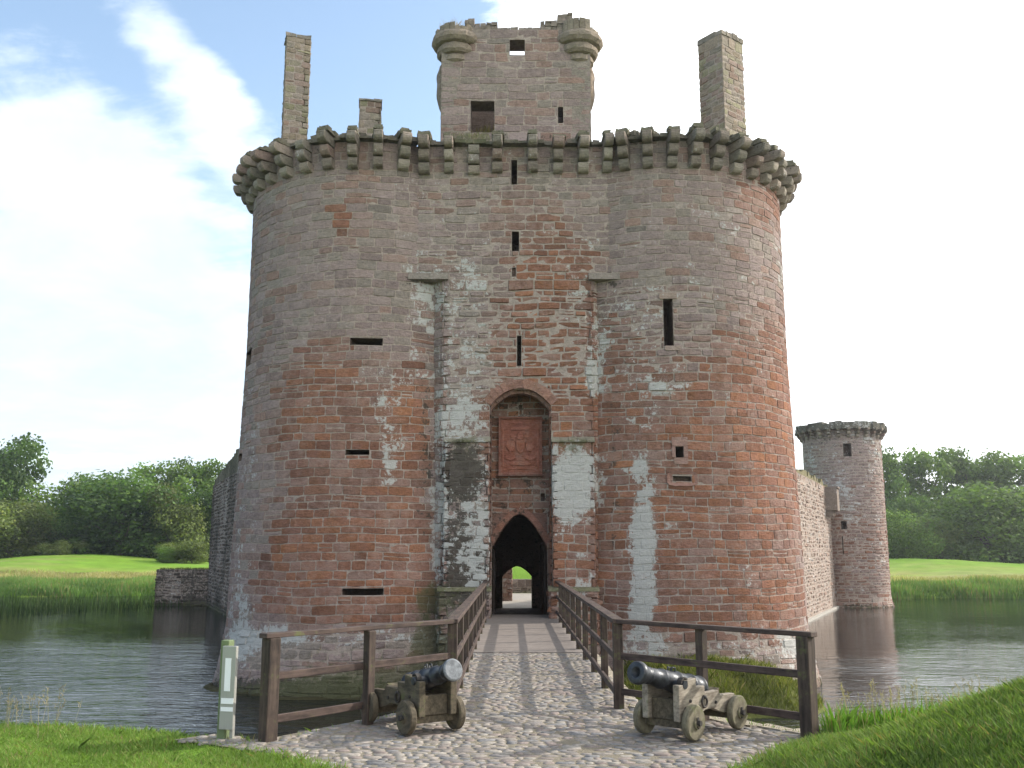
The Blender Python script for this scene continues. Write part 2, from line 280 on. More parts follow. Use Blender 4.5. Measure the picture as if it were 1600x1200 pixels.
# ------------------------------------------------------------------ masonry: courses of separate blocks over a mortar bed, cut round the openings
def cut(rects, op):
    o = []
    for (a, b, c, d) in rects:
        s0, s1, z0, z1 = op
        if b <= s0 or a >= s1 or d <= z0 or c >= z1: o.append((a, b, c, d)); continue
        if a < s0: o.append((a, s0, c, d))
        if b > s1: o.append((s1, b, c, d))
        m0, m1 = max(a, s0), min(b, s1)
        if c < z0: o.append((m0, m1, c, z0))
        if d > z1: o.append((m0, m1, z1, d))
    return o
def masonry(mb, mp, s0, s1, z0, z1, ops=(), col=gate_col, seed=0, rough=lambda p: .012, hmin=.20, hmax=.32, lmin=.34, lmax=.86, gap=.012, bed=.5, depth=1.4, thick=None, blocks=(None, None), breaks=(), topjag=0):
    rnd = random.Random(seed); zs = [z0]
    while zs[-1] < z1 - .18:
        zs.append(zs[-1] + rnd.uniform(hmin, hmax))
    zs[-1] = z1
    w = lambda s, z: z + .022 * sin(s * 1.3 + z * .7) + .014 * sin(s * 3.1 + z * 2.3 + 1) if z0 + .05 < z < z1 - .05 else z
    ops4 = [o[:4] for o in ops]; b0 = s0 if blocks[0] is None else blocks[0]; b1 = s1 if blocks[1] is None else blocks[1]
    for i in range(len(zs) - 1):
        c, d = zs[i], zs[i + 1]; s = b0 - rnd.uniform(0, .3); hh = d - c
        edges = []
        while s < b1:
            e = s + rnd.uniform(lmin, lmax) * (.75 + hh)
            if b1 - e < .15: e = b1 + .001
            edges.append((max(s, b0), min(e, b1), c, d)); s = e
        for br in breaks: edges = [q for (a, b, cc, dd) in edges for q in ([(a, br, cc, dd), (br, b, cc, dd)] if a + .03 < br < b - .03 else [(a, b, cc, dd)])]
        e2 = []
        for r in edges:
            if rnd.random() < .06 and r[1] - r[0] > .3: mz = (c + d) / 2; e2 += [(r[0], r[1], c, mz), (r[0], r[1], mz, d)]
            else: e2.append(r)
        rects = e2
        for o in ops4: rects = cut(rects, o)
        for (a, b, c2, d2) in rects:
            if b - a < .05 or d2 - c2 < .05: continue
            pc = mp((a + b) / 2, (c2 + d2) / 2, 0)
            rg = rough(pc); cl = col(pc, rnd); rel = max(-.004, rnd.gauss(.004, rg * .6)); bv = .012
            g = gap * rnd.uniform(.5, 1.4) / 2
            a1, b1_, c1, d1 = a + g, b - g, c2 + g, d2 - g
            nx = max(1, min(4, int((b1_ - a1) / .2))); nz = 2 if d1 - c1 > .2 else 1
            bv = min(.006 + rg * .7, (d1 - c1) * .3, (b1_ - a1) * .3)
            vs = []; fs = []
            tilt, tz = rnd.gauss(0, rg * .5), rnd.gauss(0, rg * .6)
            for j in range(nz + 1):
                for k in range(nx + 1):
                    u, v = k / nx, j / nz; cr = (k in (0, nx)) and (j in (0, nz))
                    ss = a1 + bv + (b1_ - a1 - 2 * bv) * u; zz = c1 + bv + (d1 - c1 - 2 * bv) * v
                    if cr: ss += rnd.uniform(0, .02) * (1 if k == 0 else -1); zz += rnd.uniform(0, .018) * (1 if j == 0 else -1)
                    vs.append(mp(ss, w(ss, zz), rel + tilt * (u - .5) + tz * (v - .5) + rnd.gauss(0, rg * .35) - (.006 if cr else 0)))
            for j in range(nz):
                for k in range(nx):
                    q = j * (nx + 1) + k; fs.append((q, q + 1, q + nx + 2, q + nx + 1))
            ring = [k for k in range(nx + 1)] + [j * (nx + 1) + nx for j in range(1, nz + 1)] + [nz * (nx + 1) + k for k in range(nx - 1, -1, -1)] + [j * (nx + 1) for j in range(nz - 1, 0, -1)]
            o = len(vs)
            for q in ring:
                k, j = q % (nx + 1), q // (nx + 1); ss = a1 + (b1_ - a1) * k / nx; zz = c1 + (d1 - c1) * j / nz
                vs.append(mp(ss, w(ss, zz), -.045))
            n = len(ring)
            for q in range(n): fs.append((ring[q], o + q, o + (q + 1) % n, ring[(q + 1) % n]))
            mb.add(vs, fs, 0, tuple(cl[:3]) + (rnd.random(),))
    # mortar bed and openings
    ns = max(1, int((s1 - s0) / bed)); nz = max(1, int((z1 - z0) / bed))
    cells = [(s0 + (s1 - s0) * i / ns, s0 + (s1 - s0) * (i + 1) / ns, z0 + (z1 - z0) * j / nz, z0 + (z1 - z0) * (j + 1) / nz) for i in range(ns) for j in range(nz)]
    for o in ops4: cells = cut(cells, o)
    for (a, b, c, d) in cells:
        mb.add([mp(a, w(a, c), -.010), mp(b, w(b, c), -.010), mp(b, w(b, d), -.010), mp(a, w(a, d), -.010)], [(0, 1, 2, 3)], 1, (.335, .27, .222))
        if thick: mb.add([mp(a, c, -thick), mp(b, c, -thick), mp(b, d, -thick), mp(a, d, -thick)], [(3, 2, 1, 0)], 0, (.2, .155, .125))
    for o in ops:
        a, b, c, d = o[:4]; dp = thick or (o[4] if len(o) > 4 else depth); k = .88 if thick is None else 1.0
        q = [(a, c), (b, c), (b, d), (a, d)]
        vs = [mp(s, z, 0) for s, z in q] + [mp(s, z, -dp) for s, z in q]
        fs = [(0, 1, 5, 4), (1, 2, 6, 5), (2, 3, 7, 6), (3, 0, 4, 7)]
        if not thick and not (len(o) > 5): fs.append((4, 5, 6, 7))
        mb.add(vs, fs, 0, (.16, .11, .085))
    if thick:
        for (a, c, b, d) in ((s0, z0, s0, z1), (s1, z1, s1, z0), (s0, z1, s1, z1)):
            mb.add([mp(a, c, -.014), mp(b, d, -.014), mp(b, d, -thick), mp(a, c, -thick)], [(0, 1, 2, 3)], 0, (.24, .2, .16))
def cyl(cx, cy, R, flare=None):
    def mp(s, z, d):
        a = s / R; r = R + d + (.24 * min(1, max(0, (9 - z) / 9)) if R > 4 else 0)
        if flare and z < flare[0]: r += flare[1] * min(1, (flare[0] - z) / (flare[0] - WATER)) ** 1.4
        return Vector((cx + r * sin(a), cy - r * cos(a), z))
    return mp
def plane(ax, ay, bx, by):            # s runs from A to B, outward normal on the right-hand side seen from A
    L = math.hypot(bx - ax, by - ay); tx, ty = (bx - ax) / L, (by - ay) / L; nx, ny = ty, -tx
    return (lambda s, z, d: Vector((ax + tx * s + nx * d, ay + ty * s + ny * d, z))), L
def poly_map(pts):
    segs = []; acc = 0; br = []
    for a, b in zip(pts, pts[1:]):
        mp, L = plane(*a, *b); segs.append((acc, acc + L, mp)); acc += L; br.append(acc)
    def mp(s, z, d):
        for a, b, f in segs:
            if s <= b + 1e-6 or b == acc: return f(s - a, z, d)
    return mp, acc, br[:-1]
# ================================================================== GATEHOUSE
gate = empty('castle_gatehouse', (0, 31, 0), label='red and grey sandstone gatehouse with twin round towers at the end of the bridge', cat='castle gatehouse')
OFF = Vector((0, 31, 0))
def gobj(mb, name, parent=None, mats=('stone', 'mortar'), smooth=False, zone=gate_zone, bevel=0):
    if not smooth and not bevel: pass
    me = mb.mesh(name, mats, zone, smooth, bevel); me.transform(Matrix.Translation(-OFF))
    o = bpy.data.objects.new(name, me); C.objects.link(o); o.parent = parent or gate
    return o
TL = (-5.12, 35.15, 4.62); TR = (5.38, 35.15, 4.70); ZT = 15.70; FL = (-.15, .34)
def gate_rough(p):
    x, y = survey(np.array(p))
    if 690 < x < 950 and 420 < y < 620: return .03
    if 960 < x < 1120 and 430 < y < 620: return .02
    if y > 985: return .022
    return .007
def sarc(T, x): return T[2] * math.asin(max(-1, min(1, (x - T[0]) / T[2])))
def op_cyl(T, x0, x1, y0, y1, extra=()):
    D = T[1] - T[2]; sA, sB = None, None
    def solve(px, py):                # walk round the drum until the chart column matches
        best = None
        for k in range(-1400, 1400):
            a = k / 1000.; P = np.array([T[0] + T[2] * sin(a), T[1] - T[2] * cos(a), 0.])
            P[2] = Z(py, P[1]); q = abs(survey(P)[0] - px)
            if best is None or q < best[0]: best = (q, a, P[2])
        return best[1] * T[2], best[2]
    a, zt = solve(x0, y0); b, zb = solve(x1, y1); return (a, b, zb, zt) + tuple(extra)
def tower(name, T, ops, seed, label, vis):
    mb = MB(); masonry(mb, cyl(*T, flare=FL), -pi * T[2], pi * T[2], WATER - .6, ZT, ops, seed=seed, rough=gate_rough, blocks=vis, bed=.45)
    n = 48; top = [Vector((T[0] + T[2] * sin(2 * pi * k / n), T[1] - T[2] * cos(2 * pi * k / n), ZT - .01)) for k in range(n)]
    mb.add(top, [tuple(range(n))], 0, (.13, .12, .08))
    o = gobj(mb, name); tag(o, label); return o
ops = [op_cyl(TL, 547, 598, 528, 540), op_cyl(TL, 541, 577, 703, 711), op_cyl(TL, 537, 598, 920, 930), op_cyl(TL, 384, 392, 553, 568), op_cyl(TL, 373, 382, 712, 720)]
ops.append((.93 * TL[2], 2.2 * TL[2], WATER - .6, 4.4, .02, 1))
tl = tower('drum_tower', TL, ops, 3, 'left round tower, redder towards its foot', (-2.3 * TL[2], .93 * TL[2]))
orr = [op_cyl(TR, 1036, 1053, 467, 540), op_cyl(TR, 1055, 1067, 698, 715), op_cyl(TR, 1051, 1079, 744, 752, (.3,))]
orr.append((-2.2 * TR[2], -.90 * TR[2], WATER - .6, 4.4, .02, 1))
tr = tower('drum_tower', TR, orr, 5, 'right round tower with a broad pale streak', (-.90 * TR[2], 2.3 * TR[2]))
# moulded frames round the loops of the right tower
mb = MB(); mp = cyl(*TR); a, b, c, d = orr[2][:4]
def ringframe(mb, mp, pts_in, pts_out, d0, d1, col):
    n = len(pts_in); vs = [mp(s, z, -.05) for s, z in pts_in] + [mp(s, z, d0) for s, z in pts_in] + [mp(s, z, d1) for s, z in pts_out] + [mp(s, z, -.05) for s, z in pts_out]
    mb.add(vs, [(k * n + i, k * n + (i + 1) % n, (k + 1) * n + (i + 1) % n, (k + 1) * n + i) for k in range(3) for i in range(n)], 0, col)
def oval(s0, s1, z0, z1, n=20, p=.35):
    cs, cz, rs, rz = (s0 + s1) / 2, (z0 + z1) / 2, (s1 - s0) / 2, (z1 - z0) / 2
    return [(cs + rs * math.copysign(abs(cos(q)) ** p, cos(q)), cz + rz * math.copysign(abs(sin(q)) ** p, sin(q))) for q in [2 * pi * k / n for k in range(n)]]
ringframe(mb, mp, oval(a - .02, b + .02, c - .02, d + .02), oval(a - .19, b + .19, c - .16, d + .15, p=.5), -.03, .04, (.29, .155, .115))
gobj(mb, 'loop_frame', tr)
mb = MB(); a, b, c, d = orr[1][:4]
mb.prism([(0, 0), (0, .2), (.05, .2), (.05, .0)], 'y', 0, 0.01)
mb = MB()
for (q0, q1, r0, r1) in ((a - .12, b + .14, d, d + .3), (a - .06, b + .14, c - .22, c - .01), (a - .12, a - .01, c, d), (b + .01, b + .14, c, d)):
    ringframe(mb, mp, oval(q0 + .03, q1 - .03, r0 + .03, r1 - .03, 8, .1), oval(q0, q1, r0, r1, 8, .1), .03, .03, (.30, .18, .14)); 
    mb.add([mp(s, z, .031) for s, z in ((q0 + .03, r0 + .03), (q1 - .03, r0 + .03), (q1 - .03, r1 - .03), (q0 + .03, r1 - .03))], [(0, 1, 2, 3)], 0, (.30, .18, .14))
gobj(mb, 'loop_frame', tr)
mb = MB(); a, b, c, d = orr[0][:4]
for (q0, q1, r0, r1, nm) in ((a - .12, b + .14, d, d + .2, 'loop_lintel'), (a + .02, b + .2, c - .16, c - .01, 'loop_sill')):
    mb = MB()
    vs = [mp(s, z, dd) for dd in (-.03, .045) for s, z in ((q0, r0), (q1, r0), (q1, r1), (q0, r1))]
    mb.add(vs, [(4, 5, 6, 7), (0, 1, 5, 4), (1, 2, 6, 5), (2, 3, 7, 6), (3, 0, 4, 7)], 0, (.33, .24, .19)); gobj(mb, nm, tr)

# ---- centre wall: lower buttress between the towers, upper wall over it
YF = 30.95; GX0, GX1 = -.72, 1.27; NZ = Z(437, YF)
mp, L, br = poly_map([(-2.80, 32.2), (-2.66, 31.34), (-2.28, YF), (2.66, YF), (3.0, 31.34), (3.12, 32.2)])
SX = br[1]                                                   # s at x = -2.28
def sx(x): return SX + (x + 2.28)
ZAP, ZSP = Z(607, YF), Z(634, YF)                            # gate slot arch
low_ops = [(sx(GX0), sx(GX1), -.35, ZAP, .02, 1), (sx(X(808, 547, YF)), sx(X(814.5, 547, YF)), Z(571, YF), Z(524, YF))]
mb = MB(); masonry(mb, mp, 0, L, WATER - .6, NZ, low_ops, seed=9, rough=gate_rough, breaks=br, bed=.4, lmin=.3, lmax=.8)
x0, x1 = -3.3, 3.55
upm, UL = plane(x0, YF + .01, x1, YF + .01)
up_ops = [(X(799, 270, YF) - x0, X(808, 270, YF) - x0, Z(289, YF), Z(250, YF)), (X(800, 378, YF) - x0, X(811, 378, YF) - x0, Z(393, YF), Z(362, YF)), (X(800, 424, YF) - x0, X(806, 424, YF) - x0, Z(431, YF), Z(418, YF), .12)]
masonry(mb, upm, 0, UL, NZ, ZT, up_ops, seed=12, rough=lambda p: .016, bed=.4)
for (xa, xb) in ((x0, -2.2), (2.6, x1)):                     # soffits over the two re-entrant angles
    mb.add([Vector((xa, YF, NZ)), Vector((xb, YF, NZ)), Vector((xb, 33, NZ)), Vector((xa, 33, NZ))], [(0, 1, 2, 3)], 0, (.14, .1, .08))
def arch_pts(xa, xb, zs, za, n=9, pw=.62):
    xm = (xa + xb) / 2; out_ = []
    for k in range(-n, n + 1):
        u = k / n; out_.append((xm + (xb - xa) / 2 * u, zs + (za - zs) * (1 - abs(u) ** (1 / pw)) ** 1.0))
    return out_
def spandrel(mb, xa, xb, zs, za, y, thick, col, pw=.62, ztop=None):
    P = arch_pts(xa, xb, zs, za, pw=pw); zt = ztop or za + .01
    for (p, q) in zip(P, P[1:]):
        vs = [Vector((p[0], y, p[1])), Vector((q[0], y, q[1])), Vector((q[0], y, zt)), Vector((p[0], y, zt))]
        vs += [v + Vector((0, thick, 0)) for v in vs]
        mb.add(vs, [(0, 1, 2, 3), (0, 4, 5, 1), (7, 6, 5, 4)], 0, col)
def voussoirs(mb, xa, xb, zs, za, y, proj, w, n, col, pw=.62, dep=.3, jit=.008, rnd=random.Random(4)):
    P = arch_pts(xa, xb, zs, za, 24, pw); seg = len(P) - 1
    def at(t):
        f = t * seg; i = min(int(f), seg - 1); u = f - i; a, b = Vector(P[i]), Vector(P[i + 1]); d = (b - a).normalized(); nn = Vector((-d[1], d[0]))
        return a.lerp(b, u), nn
    for k in range(n):
        t0, t1 = (k + .03) / n, (k + .97) / n; q = []; pj = proj + rnd.uniform(-jit, jit); c = jc(col, rnd, .82, 1.15)
        for tt in (t0, (t0 + t1) / 2, t1): p, nn = at(tt); q.append((p, p + nn * w))
        loop = [q[0][0], q[1][0], q[2][0], q[2][1], q[1][1], q[0][1]]
        vs = [Vector((p[0], y - pj, p[1])) for p in loop] + [Vector((p[0], y + dep, p[1])) for p in loop]
        mb.add(vs, [tuple(range(6))] + [(i, (i + 1) % 6, 6 + (i + 1) % 6, 6 + i) for i in range(6)], 0, c)
spandrel(mb, GX0, GX1, ZSP, ZAP, YF + .004, 1.15, (.27, .14, .1), .45)
for (xa, xb) in ((-3.45, -2.12), (2.55, 3.62)):
    mb.prism([(YF - .16, NZ - .02), (YF - .12, NZ + .2), (YF + .3, NZ + .22), (YF + .3, NZ - .05)], 'x', xa, xb, 0, (.24, .2, .165))
gobj(mb, 'front_wall')
mb = MB(); voussoirs(mb, GX0 + .0, GX1 - .0, ZSP, ZAP, YF, .03, .30, 13, (.29, .15, .105), .45, .3)
voussoirs(mb, GX0 + .015, GX1 - .015, ZSP - .16, ZAP - .13, YF + .22, .02, .14, 9, (.25, .14, .10), .45, .4)
gobj(mb, 'outer_arch')
# lower piers flanking the slot, each with a sloping coping
PZ = Z(690, 30.65)
def pier(xa, xb, seed, side):
    mp, L, b_ = poly_map([(xa, YF + .1), (xa, 30.68), (xb, 30.68), (xb, YF + .1)])
    mb = MB(); masonry(mb, mp, 0, L, Z(918, 30.65), PZ, seed=seed, rough=lambda p: .018 if xa < 0 else .008, breaks=b_, lmin=.3, lmax=.6)
    gobj(mb, 'pier', None)
    mb = MB(); 
    k = 5
    for i in range(k):
        a, b = xa - .03 + (xb - xa + .06) * i / k + .006, xa - .03 + (xb - xa + .06) * (i + 1) / k - .006; j = random.uniform(-.012, .012)
        mb.prism([(30.62 + j, PZ - .01), (30.62 + j, PZ + .05), (YF + .02, PZ + .2 + j), (YF + .02, PZ - .01)], 'x', a, b, 0, (.25, .225, .16))
    gobj(mb, 'coping')
    mb = MB(); mp, L, b_ = poly_map([(xa - .12, YF + .3), (xa - .12, 30.45), (xb + .05, 30.45), (xb + .05, YF + .3)])
    zt = Z(921, 30.45); masonry(mb, mp, 0, L, WATER - .5, zt, seed=seed + 1, rough=lambda p: .05, breaks=b_, lmin=.35, lmax=.8)
    mb.prism([(30.40, zt - .06), (30.45, zt + .04), (YF, zt + .10), (YF, zt - .06)], 'x', xa - .16, xb + .08, 0, (.17, .16, .09))
    gobj(mb, 'pier_footing')
pier(X(693, 800, 30.65), GX0, 31, -1); pier(GX1 + .02, X(930, 800, 30.65), 33, 1)
# ---- recess back wall with gate arch and heraldic panel
YB = 32.1; DX0, DX1 = X(769, 850, YB), X(855, 850, YB); DAP, DSP = Z(802, YB), Z(852, YB)
mb = MB(); bm_, BL = plane(GX0, YB, GX1, YB)
masonry(mb, bm_, 0, BL, -.35, ZAP + .1, [(DX0 - GX0, DX1 - GX0, -.35, DAP, .02, 1), (X(781, 772, YB) - GX0 - .42, X(781, 772, YB) - GX0 - .27, Z(784, YB), Z(768, YB), .25), (BL - .32, BL - .18, Z(782, YB), Z(770, YB), .25), (.95, 1.07, ZAP - .52, ZAP - .38, .2)], seed=21, rough=lambda p: .012)
spandrel(mb, DX0, DX1, DSP, DAP, YB + .004, .8, (.22, .12, .09), .6)
for xx, s in ((GX0, 1), (GX1, -1)):
    sm, SL = (plane(xx, YF + .02, xx, YB) if s < 0 else plane(xx, YB, xx, YF + .02))
    masonry(mb, sm, 0, SL, -.35, ZAP + .05, seed=40 + s, rough=lambda p: .01, lmin=.3, lmax=.6)
REC = lambda P: np.stack([.12 + 0 * P[:, 0], .05 + 0 * P[:, 0], .36 + 0 * P[:, 0]], 1)  # recess stone darkened in its colour to stand in for shade
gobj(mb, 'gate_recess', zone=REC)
mb = MB(); voussoirs(mb, DX0, DX1, DSP, DAP, YB, .05, .17, 12, (.31, .145, .10), .6, .1); voussoirs(mb, DX0 + .03, DX1 - .03, DSP - .02, DAP - .03, YB + .12, .0, .09, 12, (.2, .11, .08), .6, .3)
for xx, s in ((DX0 - .02, -1), (DX1 + .02, 1)):
    mb.box(min(xx, xx + s * .08), max(xx, xx + s * .08), YB - .05, YB + .3, -.3, DSP - .12, 0, (.24, .13, .095), .004)
    mb.box(min(xx - s * .03, xx + s * .12), max(xx - s * .03, xx + s * .12), YB - .09, YB + .1, DSP - .12, DSP + .06, 0, (.26, .16, .11), .006)
    mb.box(min(xx - s * .02, xx + s * .12), max(xx - s * .02, xx + s * .12), YB - .12, YB + .1, -.3, .05, 0, (.16, .14, .1), .01)
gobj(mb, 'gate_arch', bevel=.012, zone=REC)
# heraldic panel: moulded frame and weathered relief, shading tinted in: raised parts lighter, ground darker
px0, px1, pz0, pz1 = X(779, 700, YB), X(847, 700, YB), Z(742, YB), Z(652, YB)
PC = (.37, .135, .085)
mb = MB(); mb.box(px0 + .03, px1 - .03, YB - .06, YB + .02, pz0 + .03, pz1 - .03, 0, tuple(v * .8 for v in PC))
W_, H_ = px1 - px0, pz1 - pz0; cx_, cz_ = (px0 + px1) / 2, (pz0 + pz1) / 2
def relief(pts, d, col=PC):
    mb.prism([(cx_ + u * W_, cz_ + w * H_) for u, w in pts], 'y', YB - .06 - d * 1.5, YB - .055, 0, tuple(v * (.85 + d * 3) for v in col))
relief([(-.1, .10), (-.1, -.03), (-.06, -.1), (0, -.14), (.06, -.1), (.1, -.03), (.1, .10)], .035)          # shield
relief([(-.055, .2), (-.07, .12), (0, .1), (.07, .12), (.055, .2), (0, .24)], .05)                         # helm
for s in (-1, 1):
    relief([(s * .09, .15), (s * .2, .1), (s * .24, .2), (s * .15, .23)], .02)              # mantling
    relief([(s * .13, .05), (s * .24, .03), (s * .3, .08), (s * .33, -.02), (s * .24, -.1), (s * .16, -.09), (s * .12, -.02)], .035)  # supporters
    relief([(s * .15, -.14), (s * .2, -.2), (s * .33, -.16), (s * .36, -.22), (s * .22, -.26), (s * .1, -.22)], .03)
    relief([(s * .38, .3), (s * .42, .3), (s * .42, -.36), (s * .38, -.36)], .02)
relief([(-.24, .3), (-.2, .33), (.2, .33), (.24, .3), (.2, .275), (-.2, .275)], .03)                        # scrolls
relief([(-.26, -.3), (-.22, -.28), (.2, -.285), (.24, -.31), (.2, -.34), (-.22, -.335)], .025); relief([(-.2, .40), (.2, .405), (.2, .38), (-.2, .38)], .02)
relief([(-.3, -.385), (.3, -.38), (.3, -.405), (-.3, -.41)], .02)
pn = gobj(mb, 'heraldic_panel', bevel=.006, zone=lambda P: REC(P) * 0)
mb = MB()
for k, (w, pj) in enumerate(((.05, .15), (.03, .10))):
    e = .05 * k
    for (a, b, c, d) in ((px0 + e, px1 - e, pz1 - e - w, pz1 - e), (px0 + e, px1 - e, pz0 + e, pz0 + e + w), (px0 + e, px0 + e + w, pz0 + e + w, pz1 - e - w), (px1 - e - w, px1 - e, pz0 + e + w, pz1 - e - w)):
        mb.box(a, b, YB - pj, YB + .01, c, d, 0, (.30, .125, .085), .003)
mb.box(px0 - .05, px1 + .05, YB - .19, YB, pz0 - .05, pz0 - .003, 0, (.2, .1, .075), .004)
gobj(mb, 'frame', pn, bevel=.01, zone=lambda P: REC(P) * 0)
# ---- passage through the gatehouse
YE = 45.0; FZ = -.50; EX0, EX1 = X(785, 920, YE), X(831, 920, YE); EAP, ESP = Z(885, YE), Z(901, YE)
mb = MB(); ta, tb = -.95, 1.35; N_ = 8
sec = [(ta, FZ)] + [(ta, 2.0)] + [((ta + tb) / 2 + (tb - ta) / 2 * cos(pi - pi * k / N_), 2.3 + 1.35 * sin(pi * k / N_)) for k in range(N_ + 1)] + [(tb, 2.0), (tb, FZ)]
vs = [Vector((x, y, z)) for y in (YB + .75, YE) for x, z in sec]; n = len(sec)
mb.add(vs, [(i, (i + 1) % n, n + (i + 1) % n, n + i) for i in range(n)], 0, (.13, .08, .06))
for k in range(4):
    y = 35 + k * 2.6; xx = .12
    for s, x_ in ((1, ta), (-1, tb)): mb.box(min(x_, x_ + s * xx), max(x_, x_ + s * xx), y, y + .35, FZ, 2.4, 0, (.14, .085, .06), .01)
# rear wall
bk, BL = plane(-5.2, YE, 5.2, YE)
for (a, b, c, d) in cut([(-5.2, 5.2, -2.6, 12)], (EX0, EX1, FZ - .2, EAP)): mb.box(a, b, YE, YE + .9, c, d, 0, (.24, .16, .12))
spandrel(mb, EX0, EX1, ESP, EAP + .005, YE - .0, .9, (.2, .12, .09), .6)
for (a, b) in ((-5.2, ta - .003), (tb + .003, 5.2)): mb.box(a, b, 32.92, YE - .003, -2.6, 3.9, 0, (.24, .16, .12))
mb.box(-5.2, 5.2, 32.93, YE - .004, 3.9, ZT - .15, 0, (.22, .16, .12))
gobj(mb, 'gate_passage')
for s, x_ in ((1, DX0), (-1, DX1)):
    mb = MB(); dx = .05
    for k in range(5): mb.box(x_ + s * .02 - .0, x_ + s * .07, YB + .95 + k * .19, YB + 1.13 + k * .19, FZ + .04, 2.1, 0, (.1, .1, .1), .002)
    for z in (.3, 1.6): mb.box(x_ + s * .075, x_ + s * .09, YB + .95, YB + 1.9, z, z + .08)
    gobj(mb, 'gate_leaf', mats=('gate_wood',))
# ---- wall head slabs (ring over corbels)
def slabring(T, a0, a1, seed):
    mb = MB(); rnd = random.Random(seed); n = int((a1 - a0) * 9)
    for k in range(n):
        A, B = a0 + (a1 - a0) * k / n, a0 + (a1 - a0) * (k + .97) / n; ro = T[2] + rnd.uniform(.12, .42); ri = T[2] - .7; z0 = ZT + .02 + rnd.uniform(-.01, .01); z1 = z0 + rnd.uniform(.08, .16)
        f = lambda r, a, z: Vector((T[0] + r * sin(a), T[1] - r * cos(a), z))
        vs = [f(r, a, z) for z in (z0, z1) for (r, a) in ((ri, A), (ro, A), (ro + rnd.uniform(-.04, .04), B), (ri, B))]
        mb.add(vs, [(0, 1, 2, 3), (4, 5, 6, 7), (0, 1, 5, 4), (1, 2, 6, 5), (2, 3, 7, 6), (3, 0, 4, 7)], 0, jc((.14, .125, .09), rnd, .8, 1.1))
        for q in range(4):           # rubble lying on the wall head
            a = rnd.uniform(A, B); r = rnd.uniform(ri, ro - .15); s = rnd.uniform(.07, .17)
            mb.box(-s, s, -s * .8, s * .8, -.02, s * 1.1, 0, jc((.16, .14, .10), rnd, .6, 1.3), .03, Matrix.Translation(f(r, a, z1)) @ Matrix.Rotation(rnd.uniform(0, 3), 4, 'Z'))
    return mb
gobj(slabring(TL, -pi, .42, 1), 'wall_head'); gobj(slabring(TR, -.42, pi, 2), 'wall_head')
mb = MB(); x = -3.2; rnd = random.Random(8)
while x < 3.4:
    w = rnd.uniform(.25, .6); pr = rnd.uniform(.05, .32)
    mb.box(x, x + w - .01, YF - pr, YF + .8, ZT + .02, ZT + .02 + rnd.uniform(.08, .15), 0, jc((.15, .135, .10), rnd, .8, 1.15), .015)
    if rnd.random() < .5: mb.box(x + .05, x + .25, YF - pr + .1, YF + .2, ZT + .1, ZT + .1 + rnd.uniform(.08, .2), 0, (.15, .13, .1), .03)
    x += w
gobj(mb, 'wall_head')
# ---- corbels: three rounded steps and a rough cap, seven weathered versions
CB = []
def corbel_mesh(seed):
    rnd = random.Random(seed); mb = MB(); w = .162; z = 0; tiers = [(.36, .30), (.37, .56), (.37, .84)]
    for k, (h, pr) in enumerate(tiers):
        if seed == 5 and k == 2: pr = .6
        prof = [(-.12, z + .02)]; r = .2; pr += rnd.uniform(-.03, .03)
        prof += [(pr - r + r * sin(q), z + .03 + r - r * cos(q)) for q in (0, .4, .8, 1.2, pi / 2)]
        prof += [(pr, z + h - .05), (pr - .03, z + h - .01), (-.12, z + h - .01)]
        ww = w + rnd.uniform(-.012, .02); c = jc(rnd.choice(((.27, .215, .17), (.25, .175, .14), (.21, .18, .14), (.30, .25, .20))), rnd, .7, 1.2)
        n = len(prof); vs = []
        for y, sc in ((-ww, .94), (-ww * .86, 1), (ww * .86, 1), (ww, .94)):
            for (a, b) in prof: vs.append(Vector((a * sc + rnd.uniform(-.014, .014), y + rnd.uniform(-.01, .01), z + h / 2 + (b - z - h / 2) * sc + rnd.uniform(-.012, .012))))
        mb.add(vs, [tuple(range(n))] + [(q * n + i, q * n + (i + 1) % n, (q + 1) * n + (i + 1) % n, (q + 1) * n + i) for q in range(3) for i in range(n)] + [tuple(range(3 * n, 4 * n))], 0, c)
        z += h
    if seed != 5:
        mb.box(-.2, rnd.uniform(.45, .72), -.165 - rnd.uniform(0, .05), .165 + rnd.uniform(0, .05), z, z + rnd.uniform(.07, .11), 0, (.15, .135, .09), .03)
        z += .1
        for _ in range(5): s = rnd.uniform(.06, .15); a, b = rnd.uniform(-.1, .5), rnd.uniform(-.1, .1); mb.box(a - s * 1.3, a + s * 1.3, b - s, b + s, z - .03, z + s * .9, 0, (.14, .13, .085), .035)
    P = lambda P_: np.stack([np.full(len(P_), .14) + .12 * (seed % 3), .05 + .24 * (P_[:, 2] > 1.05) , .16 + .12 * (P_[:, 2] > .9)], 1)
    return mb.mesh('corbel', ('stone',), P)
CB = [corbel_mesh(k) for k in range(7)]
def corbel(x, y, a, z=14.62, kind=None, parent=gate, off=OFF, sc=1):
    k = random.randrange(7) if kind is None else kind
    if kind is None and k == 5 and random.random() < .6: k = 2
    o = bpy.data.objects.new('corbel', CB[k]); C.objects.link(o); o.parent = parent
    o.location = Vector((x, y, z + random.uniform(-.03, .03))) - off; o.rotation_euler = (random.gauss(0, .02), random.gauss(0, .03), a + random.gauss(0, .025)); o.scale = (sc * random.uniform(.93, 1.05), sc * random.uniform(.93, 1.07), sc * random.uniform(.96, 1.03))
    return o
def ring_corbels(T, a0, a1, st, z, parent=gate, off=OFF, sc=1):
    a = a0; k = 0
    while a < a1 if st > 0 else a > a1:
        corbel(T[0] + T[2] * sin(a), T[1] - T[2] * cos(a), a - pi / 2, z, None, parent, off, sc); a += st; k += 1
ZC = Z(273, YF)
ring_corbels(TL, .31, -2.7, -.178, ZC); ring_corbels(TR, -.335, 2.7, .163, ZC)
